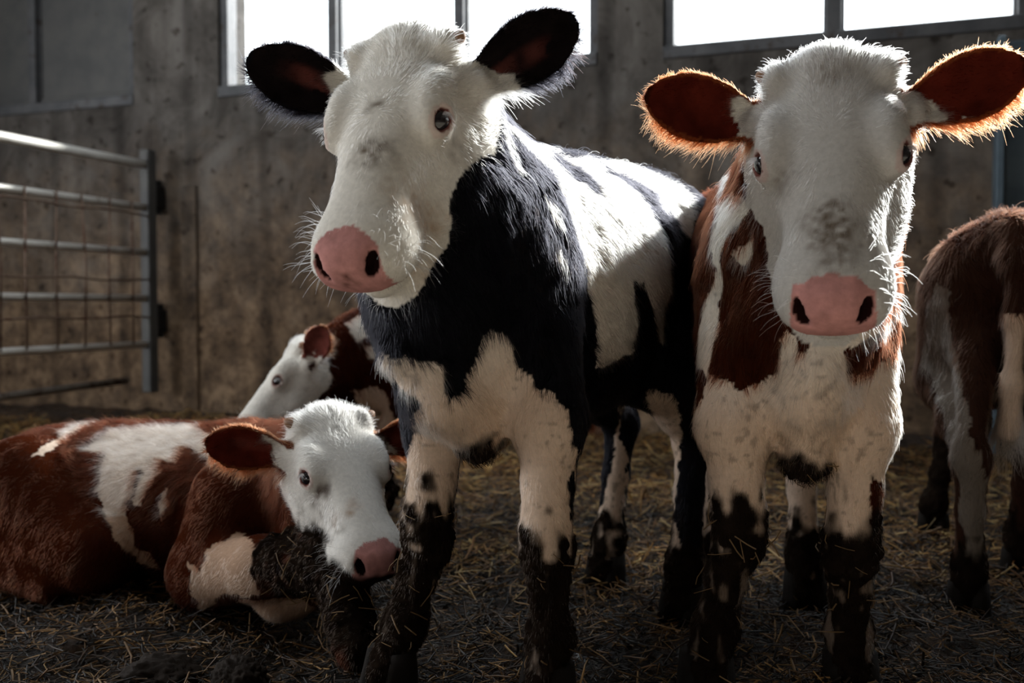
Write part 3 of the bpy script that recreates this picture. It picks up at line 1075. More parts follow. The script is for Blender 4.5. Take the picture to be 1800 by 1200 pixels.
    def lying(s):
        c, F = s.c, s.F
        k = c['scale']
        st = [(-0.50, 0.20, 0.05, 0.06, 0.06), (-0.44, 0.21, 0.14, 0.14, 0.17), (-0.34, 0.22, 0.205, 0.20, 0.22), (-0.16, 0.225, 0.24, 0.235, 0.225),
              (0.02, 0.225, 0.245, 0.235, 0.225), (0.20, 0.225, 0.22, 0.235, 0.215), (0.34, 0.23, 0.175, 0.215, 0.20), (0.44, 0.235, 0.125, 0.165, 0.16), (0.51, 0.235, 0.07, 0.09, 0.09)]
        zs = c.get('flat', 1.0)
        st = [(a * k, b * k * zs, d * k, e * k * zs, f * k * zs) for a, b, d, e, f in st]
        F.loft((0, 0, 0), np.eye(3), st, 2.1, 0.05, TORSO)
        F.cone((0.30 * k, 0, 0.42 * k * zs), (-0.40 * k, 0, 0.39 * k * zs), 0.04 * k, 0.04 * k, 0.09, TORSO)
        s.hooves, s.knees = [], []
        for pts, rs, reg in c['limbs']:
            P = [np.array(p, float) * k for p in pts]
            F.chain(P, [r * k for r in rs], 0.035, reg)
            s.hooves.append(P[-1])
        for e in c.get('masses', []):
            F.ell(np.array(e[0]) * k, np.array(e[1]) * k, 0.05, e[2])
        tl = [(-0.46, 0.0, 0.30), (-0.53, 0.02, 0.18), (-0.55, 0.06, 0.06), (-0.48, 0.12, 0.03), (-0.38, 0.16, 0.03)]
        s.tail = np.array([np.array(p) * k for p in tl])
        F.chain(list(s.tail), [0.032 * k, 0.026 * k, 0.02 * k, 0.02 * k, 0.026 * k], 0.03, TAIL)
        oc, th = s.H(0.055, 0, -0.115), s.H(0.16, 0, -0.165)
        bn = np.array(c['neck_mid']) * k
        mix3 = lambda p, m, q, n=6: [(1 - t) ** 2 * p + 2 * t * (1 - t) * m + t * t * q for t in np.linspace(0, 1, n)]
        F.chain(mix3(np.array([0.26, 0, 0.35 * zs]) * k, bn + [0, 0, 0.0], oc), np.linspace(0.105 * k, 0.070 * s.hs, 6), 0.05, NECK)
        F.chain(mix3(np.array([0.36, 0, 0.25 * zs]) * k, bn + [0.02, 0, -0.07], oc * 0.4 + th * 0.6), np.linspace(0.145 * k, 0.085 * s.hs, 6), 0.06, NECK)
        F.chain(mix3(np.array([0.45, 0, 0.18 * zs]) * k, bn + [0.05, 0, -0.17], th), np.linspace(0.11 * k, 0.06 * s.hs, 6), 0.06, NECK)

    def build(s):
        c = s.c
        poll, nose = s.loc(c['poll']), s.loc(c['nose'])
        lv = np.array(s.Mi.to_3x3() @ Vector(c['left']))
        s.head_frame(poll, nose, lv)
        if c['pose'] == 'stand':
            s.standing()
        else:
            s.lying()
        s.build_head()
        V, Q = s.F.mesh(c['voxel'])
        V = smooth_mesh(V, Q, 2, 0.5)
        # keep the largest surface only
        s.V, s.Q = V, Q
        s.finish()

    def finish(s):
        s.N, s.area = vert_normals(s.V, s.Q)
        _, s.reg = s.F.eval(s.V, region=True)
        s.hp = s.headcoord(s.V)
        me = np_mesh(s.name, s.V, s.Q)
        s.obj = link(s.name, me, MAT['hide'])
        s.obj.matrix_world = s.M
        s.paint()
        s.obj['label'] = s.c['label']
        s.obj['category'] = 'calf'
        s.obj['group'] = 'calves in the barn'
        s.details()
        s.grow_fur()
    # ---------------------------------------------------------------- colours, hair map
    def paint(s):
        c, V, N, reg, hp = s.c, s.V, s.N, s.reg, s.hp
        n = len(V)
        C = np.tile(np.array(COAT[c['base']]), (n, 1))
        jit = np.stack([fbm(V, 14, 31 + i, 3) for i in range(3)], 1) * 0.016 + np.stack([vnoise(V, 70, 61 + i) for i in range(3)], 1) * 0.006
        Vj = V + jit
        a, b, d = (s.headcoord(Vj) * 1.0).T
        head = (reg == HEADR) | (reg == EAR)
        facem = sstep(d + 0.35 * np.maximum(a - 0.02, -0.05), -0.175, -0.155) * head
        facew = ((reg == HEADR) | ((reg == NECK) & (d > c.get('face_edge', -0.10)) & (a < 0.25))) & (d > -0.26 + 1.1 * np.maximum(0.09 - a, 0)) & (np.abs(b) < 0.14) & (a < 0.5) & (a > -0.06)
        for p in PATCHES[c['key']]:
            C[s.in_patch(p, Vj)] = COAT[p['col']]
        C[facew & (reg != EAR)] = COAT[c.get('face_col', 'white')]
        if c.get('tail_col'):
            C[(reg == TAIL) & (Vj[:, 2] < c.get('tail_z', 0.62))] = COAT[c['tail_col']]
        for (ctr, rr, col) in c.get('col_spots_w', []):
            C[np.linalg.norm(Vj - s.loc(ctr), axis=1) < rr] = COAT[col]
        # whites lower down are stained by the bedding
        wht = (C[:, 0] > 0.6) & ~head
        stain = sstep(-V[:, 2] / c['scale'] + 0.12 * fbm(V, 5, 71, 2), -0.80, -0.50) if c['pose'] == 'stand' else np.where(V[:, 2] < 0.2, 0.95, 0.6)
        C = np.where(wht[:, None], C * (1 - stain[:, None]) + np.array(COAT['cream' if c['pose'] == 'stand' else 'tan2']) * stain[:, None], C)
        # hair length / lay / density maps
        L = np.full(n, 0.024); dens = np.ones(n); lift = np.full(n, 0.30)
        L[reg == NECK] = 0.026
        zt = V[:, 2] / s.c['scale']
        top = (reg == TORSO) | (reg == NECK)
        upn = np.clip(N[:, 2], 0, 1)
        L[top] += 0.020 * upn[top] ** 2
        lift[top] += 0.5 * upn[top] ** 2
        leg = (reg == FORE) | (reg == HIND)
        zl = V[:, 2] / s.c['scale']
        L[leg] = 0.014 + 0.010 * sstep(zl[leg], 0.45, 0.65)
        L[reg == TAIL] = 0.03
        if c['pose'] == 'stand':
            tt = sstep(-zl, -0.62, -0.45)
            L[reg == TAIL] += 0.035 * tt[reg == TAIL]
        hd = reg == HEADR
        ha, hb, hc = hp.T
        L[hd] = 0.012
        fore = hd & (ha < 0.15)
        L[fore] = 0.012 + 0.016 * sstep(0.15 - ha[fore], 0, 0.15)
        lift[fore] = 0.42
        jaw = hd & (hc < -0.12)
        L[jaw] = 0.022
        L[hd & (ha > 0.31)] = 0.008
        D = np.zeros((n, 3))
        D[:] = (-0.75, 0, -0.55)
        D[top & (N[:, 2] > 0.75)] = (-1.0, 0, 0.0)
        D[reg == NECK] = (-0.45, 0, -0.85)
        D[leg] = (-0.12, 0, -1)
        D[reg == TAIL] = (0, 0, -1)
        if c['pose'] == 'lie':
            D[leg] = (-0.5, 0, -0.7)
        wh = s.H(0.165, 0, 0.0)
        D[hd] = V[hd] - wh
        D[jaw] = -s.ha * 0.6 - s.hc * 0.4
        # nose pad, lips, nostrils
        pad = hd & (0.4 * ha + 0.6 * a > 0.372 + 7.0 * hb * hb + 0.6 * np.maximum(-0.045 - hc, 0) * 0 ) & (hc > -0.108) & (np.abs(hb) < 0.056 + 0.1 * (ha - 0.40))
        pink = np.array(COAT['pink'])
        sp = fbm(V, 60, 5, 2)
        C[pad] = pink * (0.85 + 0.25 * sp[pad])[:, None]
        dens[pad] = 0
        lip = hd & (ha > 0.33) & (hc < -0.100) & (hc > -0.112)
        C[lip & (np.abs(hb) < 0.06)] = np.array(COAT['pinkdark'])
        dens[lip] *= 0.3
        for (nc, nr, RR) in s.nostrils:
            q = ((V - nc) @ RR) / nr
            inn = hd & ((q * q).sum(1) < 1.2)
            C[inn] = COAT['nostril']
            dens[inn] = 0
        for (ec, er, R) in s.eyes:
            q = (V - ec) @ R / er
            r = np.sqrt((q[:, 0] / 1.25) ** 2 + q[:, 1] ** 2 + (q[:, 2] * 0.6) ** 2)
            m = hd & (r < 1.18)
            C[m] = C[m] * 0.7 + pink * 0.3
            m2 = hd & (r < 0.93)
            C[m2] = COAT['pinkdark']
            dens[hd & (r < 1.1)] = 0
            L[hd & (r < 1.6)] = 0.006
        # ears
        ear = reg == EAR
        s.earuvw = None
        for i, E in enumerate(s.ears):
            R = np.stack([E['u'], E['v'], E['w']], 1)
            q = (V - E['O']) @ R
            u = q[:, 0] / E['L']
            hw = np.maximum(ear_w(u) * E['W'], 0.004)
            sv = q[:, 1] / hw
            mine = ear & ((V @ s.hb - s.hO @ s.hb) * (1 if i == 0 else -1) > 0)
            front = mine & ((N @ E['w']) > 0.1) & (np.abs(sv) < 0.93) & (u < 0.95)
            C[mine] = COAT[c['ear_col']]
            ins = np.array(COAT[c['ear_in']])
            C[front] = ins * (0.8 + 0.5 * fbm(V[front], 40, 8, 2))[:, None]
            inner = mine & (N @ E['w'] > 0.2) & (u > 0.1) & (u < 0.72 + 0.12 * vnoise(V, 45, 13)) & (np.abs(sv + 0.15 - 0.3 * vnoise(V, 50, 14)) < 0.42)
            wi = (0.7 * sstep(0.42 - np.abs(sv[inner] + 0.15), 0, 0.3) * sstep(0.8 - u[inner], 0, 0.4) * np.clip(0.6 + 0.9 * fbm(V[inner], 30, 19, 2), 0, 1))[:, None]
            C[inner] = C[inner] * (1 - wi) + np.array(COAT[c.get('ear_mid', 'earpink')]) * wi
            tuft = mine & ((u < 0.20 + 0.12 * vnoise(V, 60, 3) - 0.12 * sv) & (N @ E['w'] > -0.3))
            if c.get('ear_base_white', True):
                C[tuft] = np.array(COAT['white']) * 0.9
            D[mine] = E['u']
            # fringe along the lower edge hangs outwards and down
            edge = mine & (np.abs(sv) > 0.86)
            dn = -np.sign(E['v'][2]) if abs(E['v'][2]) > 0.2 else 1.0
            lowe = edge & (sv * dn > 0)
            D[edge] = E['u'] * 0.55 + E['v'] * np.sign(sv[edge])[:, None] * 0.8
            D[mine & (u > 0.93)] = E['u']
            L[mine] = 0.012
            L[front] = 0.010
            L[tuft] = 0.024
            L[edge] = 0.016
            L[lowe] = 0.028 + 0.008 * (1 - np.clip(u[lowe], 0, 1))
            lift[tuft] = 0.7
            lift[edge] = 0.5
            dens[front] = 0.45
            dens[tuft] = 1.6
            dens[edge] = 2.2
            if c.get('ear_rim'):
                C[edge] = COAT[c['ear_rim']]  # edge hairs painted lighter than the coat, as if sunlit
        # mud
        mud = np.zeros(n)
        nz = fbm(V, 9, 21, 4)
        nf = vnoise(V, 55, 22)
        if c['pose'] == 'stand':
            for (kind, z0, z1, amp) in c.get('mud', [(FORE, 0.36, 0.30, 1), (HIND, 0.22, 0.16, 1)]):
                m = (reg == kind)
                st = fbm(V * np.array([1, 1, 0.18]), 60, 27, 2)
                t = sstep(-(zl + 0.10 * nz + 0.04 * nf + 0.06 * st), -z0, -z1) * amp * (1 - 0.22 * sstep(st + 0.6 * nz, 0.25, 0.5) * sstep(z0 - 0.09 - zl, 0, 0.05))
                mud = np.maximum(mud, np.where(m, t, 0))
            m = (zl < 0.07)
            mud[m] = 1
        for (ctr, r, amp) in [(s.loc(q), r, m) for q, r, m in c.get('mud_spots_w', [])] + c.get('mud_spots', []):
            q = np.linalg.norm(V - np.array(ctr), axis=1) + 0.35 * r * nz + 0.2 * r * nf
            mud = np.maximum(mud, sstep(-q, -r, -r * 0.7) * amp)
        spk = sstep(vnoise(V, 110, 23) + 0.7 * nz, 0.52, 0.66) * c.get('speckle', 0.0) * (leg | (zl < 0.62)) * (~head)
        mud = np.maximum(mud, spk * 0.7)
        for (ca, cb, cc, r, amp, colr) in c.get('face_marks', []):
            q = np.sqrt((a - ca) ** 2 + (b - cb) ** 2 + 0.3 * (d - cc) ** 2) + 0.4 * r * nf + 0.35 * r * nz
            t = (sstep(-q, -r * 1.25, -r * 0.1) * np.clip(amp * (0.75 + 0.7 * vnoise(V, 130, 33) + 0.3 * nz), 0, 1) * hd)[:, None]
            C = C * (1 - t) + np.array(COAT[colr]) * t
        mc = np.array(COAT['mud'])
        C = C * (1 - mud[:, None]) + (mc * (1 + 0.5 * nf)[:, None]) * mud[:, None]
        thick = mud * (leg | (reg == NECK) | (reg == TORSO)) * sstep(mud, 0.6, 1)
        V = V + N * (thick * (0.0005 + 0.006 * np.abs(vnoise(V, 45, 77)) + 0.006 * np.abs(vnoise(V, 95, 78)) + 0.002 * nz))[:, None]
        s.V = V
        s.obj.data.vertices.foreach_set('co', V.astype(np.float32).ravel())
        s.obj.data.update()
        dens = dens * (1 - 0.35 * mud)
        L = L * (1 - 0.3 * mud)
        lift = lift + 0.4 * mud
        under = (zl < 0.02)
        dens[under] = 0
        C = np.clip(C, 0.003, 0.9)
        A = s.obj.data.attributes.new('col', 'FLOAT_COLOR', 'POINT')
        cc = np.ones((n, 4), np.float32)
        cc[:, :3] = C
        A.data.foreach_set('color', cc.ravel())
        s.C, s.L, s.dens, s.lift, s.D, s.mud = C, L * c.get('hair', 1.0), dens, lift, D, mud

    def in_patch(s, p, Vj):
        nrm = unit(p['n'])
        u = unit(np.cross([0, 0, 1.0], nrm)); v = np.cross(nrm, u)
        x, y = Vj @ u, Vj @ v
        pl = np.array(p['poly'])
        m = np.zeros(len(Vj), bool)
        x0, y0 = pl[-1]
        for x1, y1 in pl:
            cr = ((y0 > y) != (y1 > y))
            xi = (x1 - x0) * (y - y0) / ((y1 - y0) if y1 != y0 else 1e-9) + x0
            m ^= cr & (x < xi)
            x0, y0 = x1, y1
        m &= (s.N @ nrm) > p.get('thr', -0.25)
        if 'reg' in p:
            m &= np.isin(s.reg, p['reg'])
        if 'not' in p:
            m &= ~np.isin(s.reg, p['not'])
        if 'dmin' in p:
            m &= (Vj @ nrm) > p['dmin']
        return m

    # ---------------------------------------------------------------- eyes, hooves, horn buds, whiskers
    def details(s):
        for (ec, er, R) in s.eyes:
            nu, nv = 20, 12
            vs, fs = [], []
            for j in range(nv + 1):
                ph = math.pi * j / nv
                for i in range(nu):
                    th = 2 * math.pi * i / nu
                    q = np.array([math.sin(ph) * math.cos(th), math.sin(ph) * math.sin(th), math.cos(ph)])
                    if q[2] > 0.8:
                        q = q * (1 + 0.06 * (q[2] - 0.8) / 0.2)      # cornea
                    vs.append(ec + R @ (q * er))
            for j in range(nv):
                for i in range(nu):
                    fs.append((j * nu + i, (j + 1) * nu + i, (j + 1) * nu + (i + 1) % nu, j * nu + (i + 1) % nu))
            o = new_mesh('eye', vs, fs, MAT['eye'], s.obj, True)
            o['label'] = 'dark glossy eye'
            # lashes
            r = np.random.default_rng(3)
            P = []
            for i in range(60):
                th = r.uniform(math.pi * 0.05, math.pi * 0.95)
                up = -R[:, 1] * np.sign((R[:, 1] @ s.ha) or 1) 
                sidev = R[:, 0]
                side = math.cos(th)
                hi = unit(-s.ha + 0.2 * s.hc)
                root = ec + er * (0.95 * unit(s.hb * (1 if (ec - s.hO) @ s.hb > 0 else -1) * 0.7 + hi * (0.55 * math.sin(th)) + s.hc * side * 0.55))
                d = unit(R[:, 2] * 1.0 + hi * -0.35 + s.hc * side * 0.25 + r.normal(0, 0.12, 3))
                ln = r.uniform(0.012, 0.022)
                P.append([root, root + d * ln * 0.4, root + d * ln * 0.75 + np.array([0, 0, -0.002]), root + d * ln + np.array([0, 0, -0.005])])
            make_curves('eyelashes', np.array(P), np.tile(np.array(COAT['lash']), (len(P), 1)), 0.00045, o)
        k = s.c['scale']
        for hf in s.hooves:
            m = MB()
            d = np.array([1.0, 0, 0])
            if s.c['pose'] == 'lie':
                continue
            for g in (1, -1):
                rings = []
                for z, x0, x1, w in ((0.075, -0.030, 0.030, 0.022), (0.045, -0.034, 0.042, 0.025), (0.02, -0.036, 0.054, 0.027), (0.0, -0.036, 0.060, 0.028)):
                    ring = []
                    for i in range(12):
                        t = 2 * math.pi * i / 12
                        cx = (x0 + x1) / 2 + (x1 - x0) / 2 * math.cos(t)
                        cy = g * 0.026 + w * math.sin(t) * (1 - 0.25 * max(0, math.cos(t)))
                        ring.append((hf[0] - 0.02 * k + cx * k, hf[1] + cy * k, 0.002 + z * k))
                    rings.append(ring)
                vs = [p for rg in rings for p in rg]
                fs = []
                for j in range(3):
                    for i in range(12):
                        fs.append((j * 12 + i, j * 12 + (i + 1) % 12, (j + 1) * 12 + (i + 1) % 12, (j + 1) * 12 + i))
                fs += [tuple(range(12)), tuple(range(36, 48))]
                m.add(vs, fs)
            m.build('hoof', MAT['hoof'], s.obj, True)
        if s.c.get('horns', True):
            for g in (1, -1):
                o0, d = s.H(0.012, g * 0.094, -0.022), unit(s.hb * g * 0.8 - s.ha * 0.35 + s.hc * 0.3)
                MB().tube([o0 - d * 0.006, o0 + d * 0.008, o0 + d * 0.016, o0 + d * 0.020], [0.013, 0.012, 0.008, 0.003], 10).build('horn_bud', MAT['horn'], s.obj, True)
        # whiskers on lips and chin
        r = np.random.default_rng(11)
        m = (s.reg == HEADR) & (s.hp[:, 0] > 0.33) & (s.hp[:, 0] < 0.405) & (s.dens > 0) & ((np.abs(s.hp[:, 1]) > 0.045) | (s.hp[:, 2] < -0.10))
        ids = np.nonzero(m)[0]
        if len(ids):
            ids = r.choice(ids, s.c.get('whiskers', 170))
            P = []
            for i in ids:
                ln = r.uniform(0.015, 0.045)
                n = s.N[i]
                d = unit(n * 1.0 + s.ha * r.uniform(-0.1, 0.4) + r.normal(0, 0.22, 3))
                p0 = s.V[i]
                sag = np.array([0, 0, -1.0]) * ln * 0.25
                cv = r.normal(0, 0.12, 3) * ln
                P.append([p0, p0 + d * ln * 0.35 + sag * 0.05, p0 + d * ln * 0.7 + sag * 0.3 + cv * 0.4, p0 + d * ln + sag + cv])
            make_curves('whiskers', np.array(P), np.tile(np.array(COAT['lash']), (len(P), 1)), 0.00034, s.obj)

    def stuck_straw(s, n):
        r = np.random.default_rng(21)
        ids = np.nonzero((s.mud > 0.85) & ((s.reg == FORE) | (s.reg == NECK)) & (s.V[:, 2] > 0.08))[0]
        if len(ids) == 0:
            return
        ids = r.choice(ids, n)
        m = MB()
        for i in ids:
            nn = s.N[i]
            t = unit(np.cross(nn, r.normal(0, 1, 3)) + nn * r.uniform(0.0, 0.5))
            L = r.uniform(0.012, 0.05)
            p0 = s.V[i] + nn * 0.004
            m.tube([p0 - t * L * 0.3, p0 + t * L * 0.3 + nn * 0.003, p0 + t * L * 0.7], r.uniform(0.0006, 0.0014), 4, False)
        o = m.build('straw_bits', MAT['strawbit'], s.obj)
        o['kind'] = 'stuff'

    def grow_fur(s):
        if s.c.get('bits'):
            s.stuck_straw(s.c['bits'])
        c = s.c
        n = c['hairs']
        if n <= 0:
            return
        r = np.random.default_rng(c.get('seed', 5))
        Q = s.Q
        w = s.area * s.dens[Q].mean(1)
        f = np.searchsorted(np.cumsum(w) / w.sum(), r.random(n))
        f = np.minimum(f, len(Q) - 1)
        u, v = r.random(n), r.random(n)
        W4 = np.stack([(1 - u) * (1 - v), u * (1 - v), u * v, (1 - u) * v], 1)
        q = Q[f]
        it = lambda A: (A[q] * (W4[:, :, None] if A.ndim == 2 else W4)).sum(1)
        P, N, D = it(s.V), it(s.N), it(s.D)
        N /= np.linalg.norm(N, axis=1, keepdims=True) + 1e-9
        C, L, lift = it(s.C), it(s.L), it(s.lift)
        L = L * r.uniform(0.55, 1.2, n) * np.where(r.random(n) < 0.06, 1.5, 1.0)
        cl = np.stack([fbm(P, 28, 41 + i, 2) for i in range(3)], 1)
        D = D / (np.linalg.norm(D, axis=1, keepdims=True) + 1e-9) + 0.75 * cl + r.normal(0, 0.16, (n, 3))
        T = D - N * (D * N).sum(1, keepdims=True)
        T /= np.linalg.norm(T, axis=1, keepdims=True) + 1e-9
        lift = np.clip(lift + 0.35 * vnoise(P, 40, 91) + r.normal(0, 0.12, n), 0.06, 1.3)
        ct, sn = np.cos(lift)[:, None], np.sin(lift)[:, None]
        pts = np.zeros((n, 4, 3), np.float32)
        for j, t in enumerate((0.0, 0.34, 0.68, 1.0)):
            bend = 1 - 0.45 * t
            p = P - N * 0.0015 + L[:, None] * t * (T * ct + N * sn * bend)
            p[:, 2] -= 0.18 * L * t * t
            pts[:, j] = p
        C = C * r.uniform(0.82, 1.12, n)[:, None]
        C = np.clip(C, 0.004, 0.88)
        make_curves('fur', pts, C, c.get('hair_r', 0.00042), s.obj)

def make_curves(name, P, C, rad, parent):
    n, k = P.shape[:2]
    h = bpy.data.hair_curves.new(name)
    h.add_curves([k] * n)
    h.attributes['position'].data.foreach_set('vector', np.ascontiguousarray(P, np.float32).ravel())
    a = h.attributes.get('radius') or h.attributes.new('radius', 'FLOAT', 'POINT')
    rr = np.tile(np.linspace(1.0, 0.22, k).astype(np.float32) * rad, n)
    a.data.foreach_set('value', rr)
    c = h.attributes.new('hcol', 'FLOAT_COLOR', 'CURVE')
    cc = np.ones((n, 4), np.float32)
    cc[:, :3] = C
    c.data.foreach_set('color', cc.ravel())
    h.materials.append(MAT['fur'])
    o = bpy.data.objects.new(name, h)
    COL.objects.link(o)
    o.parent = parent
    o['kind'] = 'stuff'
    return o

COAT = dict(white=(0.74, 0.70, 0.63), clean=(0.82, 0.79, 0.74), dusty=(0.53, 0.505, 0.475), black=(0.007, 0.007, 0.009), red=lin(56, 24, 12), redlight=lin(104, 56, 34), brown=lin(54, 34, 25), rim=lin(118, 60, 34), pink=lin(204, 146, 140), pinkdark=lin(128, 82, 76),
            nostril=lin(40, 20, 20), mud=lin(27, 20, 15), lash=(0.78, 0.76, 0.72), dirt=lin(98, 84, 70), grey=lin(120, 110, 100), earpink=lin(120, 66, 58),
            earblack=lin(26, 20, 20), earred=lin(92, 34, 24), cream=lin(216, 190, 168), spot=lin(66, 40, 28), tan=lin(170, 128, 88), tan2=lin(166, 134, 110))

def px(x, y, D):
    """point at depth D on the ray of photo pixel (x, y): used to note the measured places below"""
    cx, cz = (x - 900) / F_PX, (600 - y) / F_PX
    cp, sp = math.cos(PITCH), math.sin(PITCH)
    d = np.array([cx, cp + sp * cz, cz * cp - sp])
    d = d / d[1] * D
    return (float(d[0]), float(d[1]), float(CAM_H + d[2]))
PATCHES = {
  'BLACK': [
    dict(col='white', n=(0.35, 0.93, 0.1), poly=[(-0.341, 0.969), (-0.311, 0.966), (-0.225, 0.957), (-0.166, 0.956), (-0.107, 0.939), (0.2, 0.99), (0.284, 0.943), (0.282, 0.863), (0.26, 0.805), (0.22, 0.831), (0.189, 0.891), (0.113, 0.855), (0.13, 0.787), (0.139, 0.73), (0.145, 0.696), (0.103, 0.655), (0.126, 0.591), (0.074, 0.621), (0.014, 0.7), (-0.034, 0.698), (-0.0, 0.636), (0.003, 0.57), (-0.103, 0.548), (-0.146, 0.634), (-0.183, 0.71), (-0.208, 0.788), (-0.215, 0.86), (-0.235, 0.919), (-0.301, 0.945)], **{'not':[HEADR,EAR]}),
    dict(col='white', n=(0.35, 0.93, 0.1), poly=[(-0.338, 0.959), (-0.324, 0.937), (-0.316, 0.878), (-0.326, 0.88), (-0.341, 0.916)]),
    dict(col='white', n=(0.35, 0.93, 0.1), poly=[(-0.284, 0.842), (-0.263, 0.837), (-0.249, 0.785), (-0.274, 0.795)]),
    dict(col='white', n=(0.35, 0.93, 0.1), poly=[(-0.274, 0.757), (-0.258, 0.753), (-0.254, 0.719), (-0.269, 0.728)]),
    dict(col='black', n=(0.35, 0.93, 0.1), poly=[(-0.225, 0.95), (-0.17, 0.941), (-0.086, 0.911), (-0.092, 0.861), (-0.149, 0.892), (-0.205, 0.917)]),
    dict(col='black', n=(0.35, 0.93, 0.1), poly=[(-0.036, 0.959), (0.036, 0.939), (0.164, 0.907), (0.129, 0.822), (0.094, 0.83), (0.064, 0.882), (0.009, 0.903), (-0.023, 0.934)]),
    dict(col='white', n=(0.94, 0.33, 0.0), poly=[(-0.258, 0.593), (-0.236, 0.611), (-0.122, 0.598), (-0.112, 0.533), (-0.095, 0.541), (-0.079, 0.589), (-0.065, 0.635), (-0.054, 0.65), (-0.041, 0.633), (-0.024, 0.587), (0.008, 0.55), (0.05, 0.53), (0.068, 0.512), (0.074, 0.445), (0.064, 0.377), (0.07, -0.044), (-0.381, -0.123), (-0.28, 0.203), (-0.251, 0.412), (-0.16, 0.532)], **{'thr':-0.1,'dmin':0.22,'not':[HEADR,EAR]}),
    dict(col='white', n=(0.94, 0.33, 0.0), poly=[(0.087, 0.497), (0.064, 0.427), (0.072, 0.314), (0.066, 0.177), (0.078, -0.02), (-0.035, -0.027)], **{'reg':[HIND]}),
    dict(col='white', n=(0.94, 0.33, 0.0), poly=[(0.157, 0.506), (0.214, 0.506), (0.217, 0.377), (0.204, 0.225), (0.245, 0.069), (0.172, 0.064), (0.157, 0.325)], **{'reg':[HIND]}),
  ],
  'RED': [
    dict(col='white', n=(1, 0, 0), poly=[(-0.16, 0.554), (-0.16, 0.576), (-0.143, 0.558), (-0.112, 0.546), (-0.073, 0.558), (-0.057, 0.567), (-0.059, 0.617), (-0.057, 0.646), (-0.04, 0.636), (-0.029, 0.613), (-0.014, 0.616), (-0.015, 0.645), (0.169, 0.68), (0.21, 0.68), (0.039, 0.618), (0.049, 0.581), (0.097, 0.58), (0.141, 0.599), (0.172, 0.627), (0.218, 0.633), (0.212, -0.027), (-0.249, -0.053), (-0.203, 0.478)], **{'thr':-0.2,'not':[HEADR,EAR]}),
    dict(col='white', n=(0.8, -0.6, 0.2), poly=[(0.089, 0.917), (-0.237, 1.02), (0.219, 0.735), (0.182, 0.709), (0.152, 0.672), (0.137, 0.604), (0.13, 0.526), (0.135, 0.461), (0.092, 0.488), (0.095, 0.588), (0.134, 0.651), (0.104, 0.685), (0.126, 0.763)], **{'not':[HEADR,EAR]}),
    dict(col='white', n=(0.8, -0.6, 0.2), poly=[(0.176, 0.671), (0.226, 0.698), (0.221, 0.672), (0.191, 0.65)], **{'not':[HEADR,EAR]}),
    dict(col='red', n=(0.8, 0.6, 0), poly=[(-0.182, 0.402), (-0.149, 0.385), (-0.155, 0.279), (-0.183, 0.312)], **{'reg':[FORE]}),
  ],
  'LYING': [
    dict(col='white', n=(0.45, -0.85, 0.25), poly=[(-0.161, 0.298), (-0.121, 0.354), (-0.018, 0.363), (0.089, 0.355), (0.216, 0.297), (0.233, 0.268), (0.162, 0.234), (0.089, 0.3), (0.058, 0.248), (0.035, 0.267), (0.011, 0.223), (-0.062, 0.251), (-0.117, 0.285)], **{'not':[HEADR,EAR]}),
    dict(col='white', n=(0.45, -0.89, 0.1), poly=[(-0.107, 0.319), (0.011, 0.317), (-0.024, 0.271), (-0.034, 0.184), (-0.021, 0.152), (-0.009, 0.102), (0.02, 0.079), (0.041, 0.042), (-0.006, 0.062), (-0.053, 0.121), (-0.094, 0.196), (-0.119, 0.233), (-0.109, 0.274)]),
    dict(col='white', n=(0.45, -0.89, 0.1), poly=[(-0.024, 0.213), (-0.007, 0.279), (0.031, 0.275), (0.009, 0.227), (-0.005, 0.187)]),
    dict(col='white', n=(0.45, -0.89, 0.1), poly=[(0.035, 0.203), (0.054, 0.234), (0.053, 0.194), (0.044, 0.152)]),
    dict(col='white', n=(0.0, -0.6, 0.8), poly=[(-0.184, 0.013), (-0.195, 0.08), (-0.229, 0.207), (-0.156, 0.228), (-0.184, 0.158), (-0.17, 0.064)]),
    dict(col='white', n=(0.6, -0.8, 0.0), poly=[(0.065, 0.123), (0.076, 0.166), (0.108, 0.186), (0.154, 0.192), (0.165, 0.19), (0.162, 0.089), (0.11, 0.064), (0.077, 0.016), (0.057, 0.063), (0.042, 0.127)], **{'not':[HEADR,EAR]}),
  ],
  'SMALL': [
    dict(col='white', n=(0, 1, 0), poly=[(-0.368, 0.628), (-0.291, 0.671), (-0.196, 0.705), (-0.082, 0.725), (0.078, 0.715), (0.078, 0.49), (-0.187, 0.51), (-0.216, 0.533), (-0.247, 0.507), (-0.291, 0.521), (-0.293, 0.556), (-0.259, 0.559), (-0.276, 0.585), (-0.315, 0.576), (-0.34, 0.602)], **{'not':[HEADR,EAR]}),
    dict(col='white', n=(0, 1, 0), poly=[(-0.34, 0.418), (-0.27, 0.436), (-0.231, 0.398), (-0.198, 0.327), (-0.164, 0.269), (-0.302, 0.326)], **{'not':[HEADR,EAR]}),
    dict(col='white', n=(0, 1, 0), poly=[(-0.308, 0.224), (-0.168, 0.224), (-0.169, -0.042), (-0.309, -0.041)]),
  ],
  'REAR': [
    dict(col='grey', n=(-0.9, 0.4, 0), poly=[(-0.001, 0.734), (0.038, 0.707), (0.05, 0.601), (0.146, 0.482), (0.203, 0.368), (0.216, 0.123), (0.144, 0.109), (0.147, 0.326), (0.072, 0.426), (-0.059, 0.539), (-0.027, 0.68)]),
  ],
}
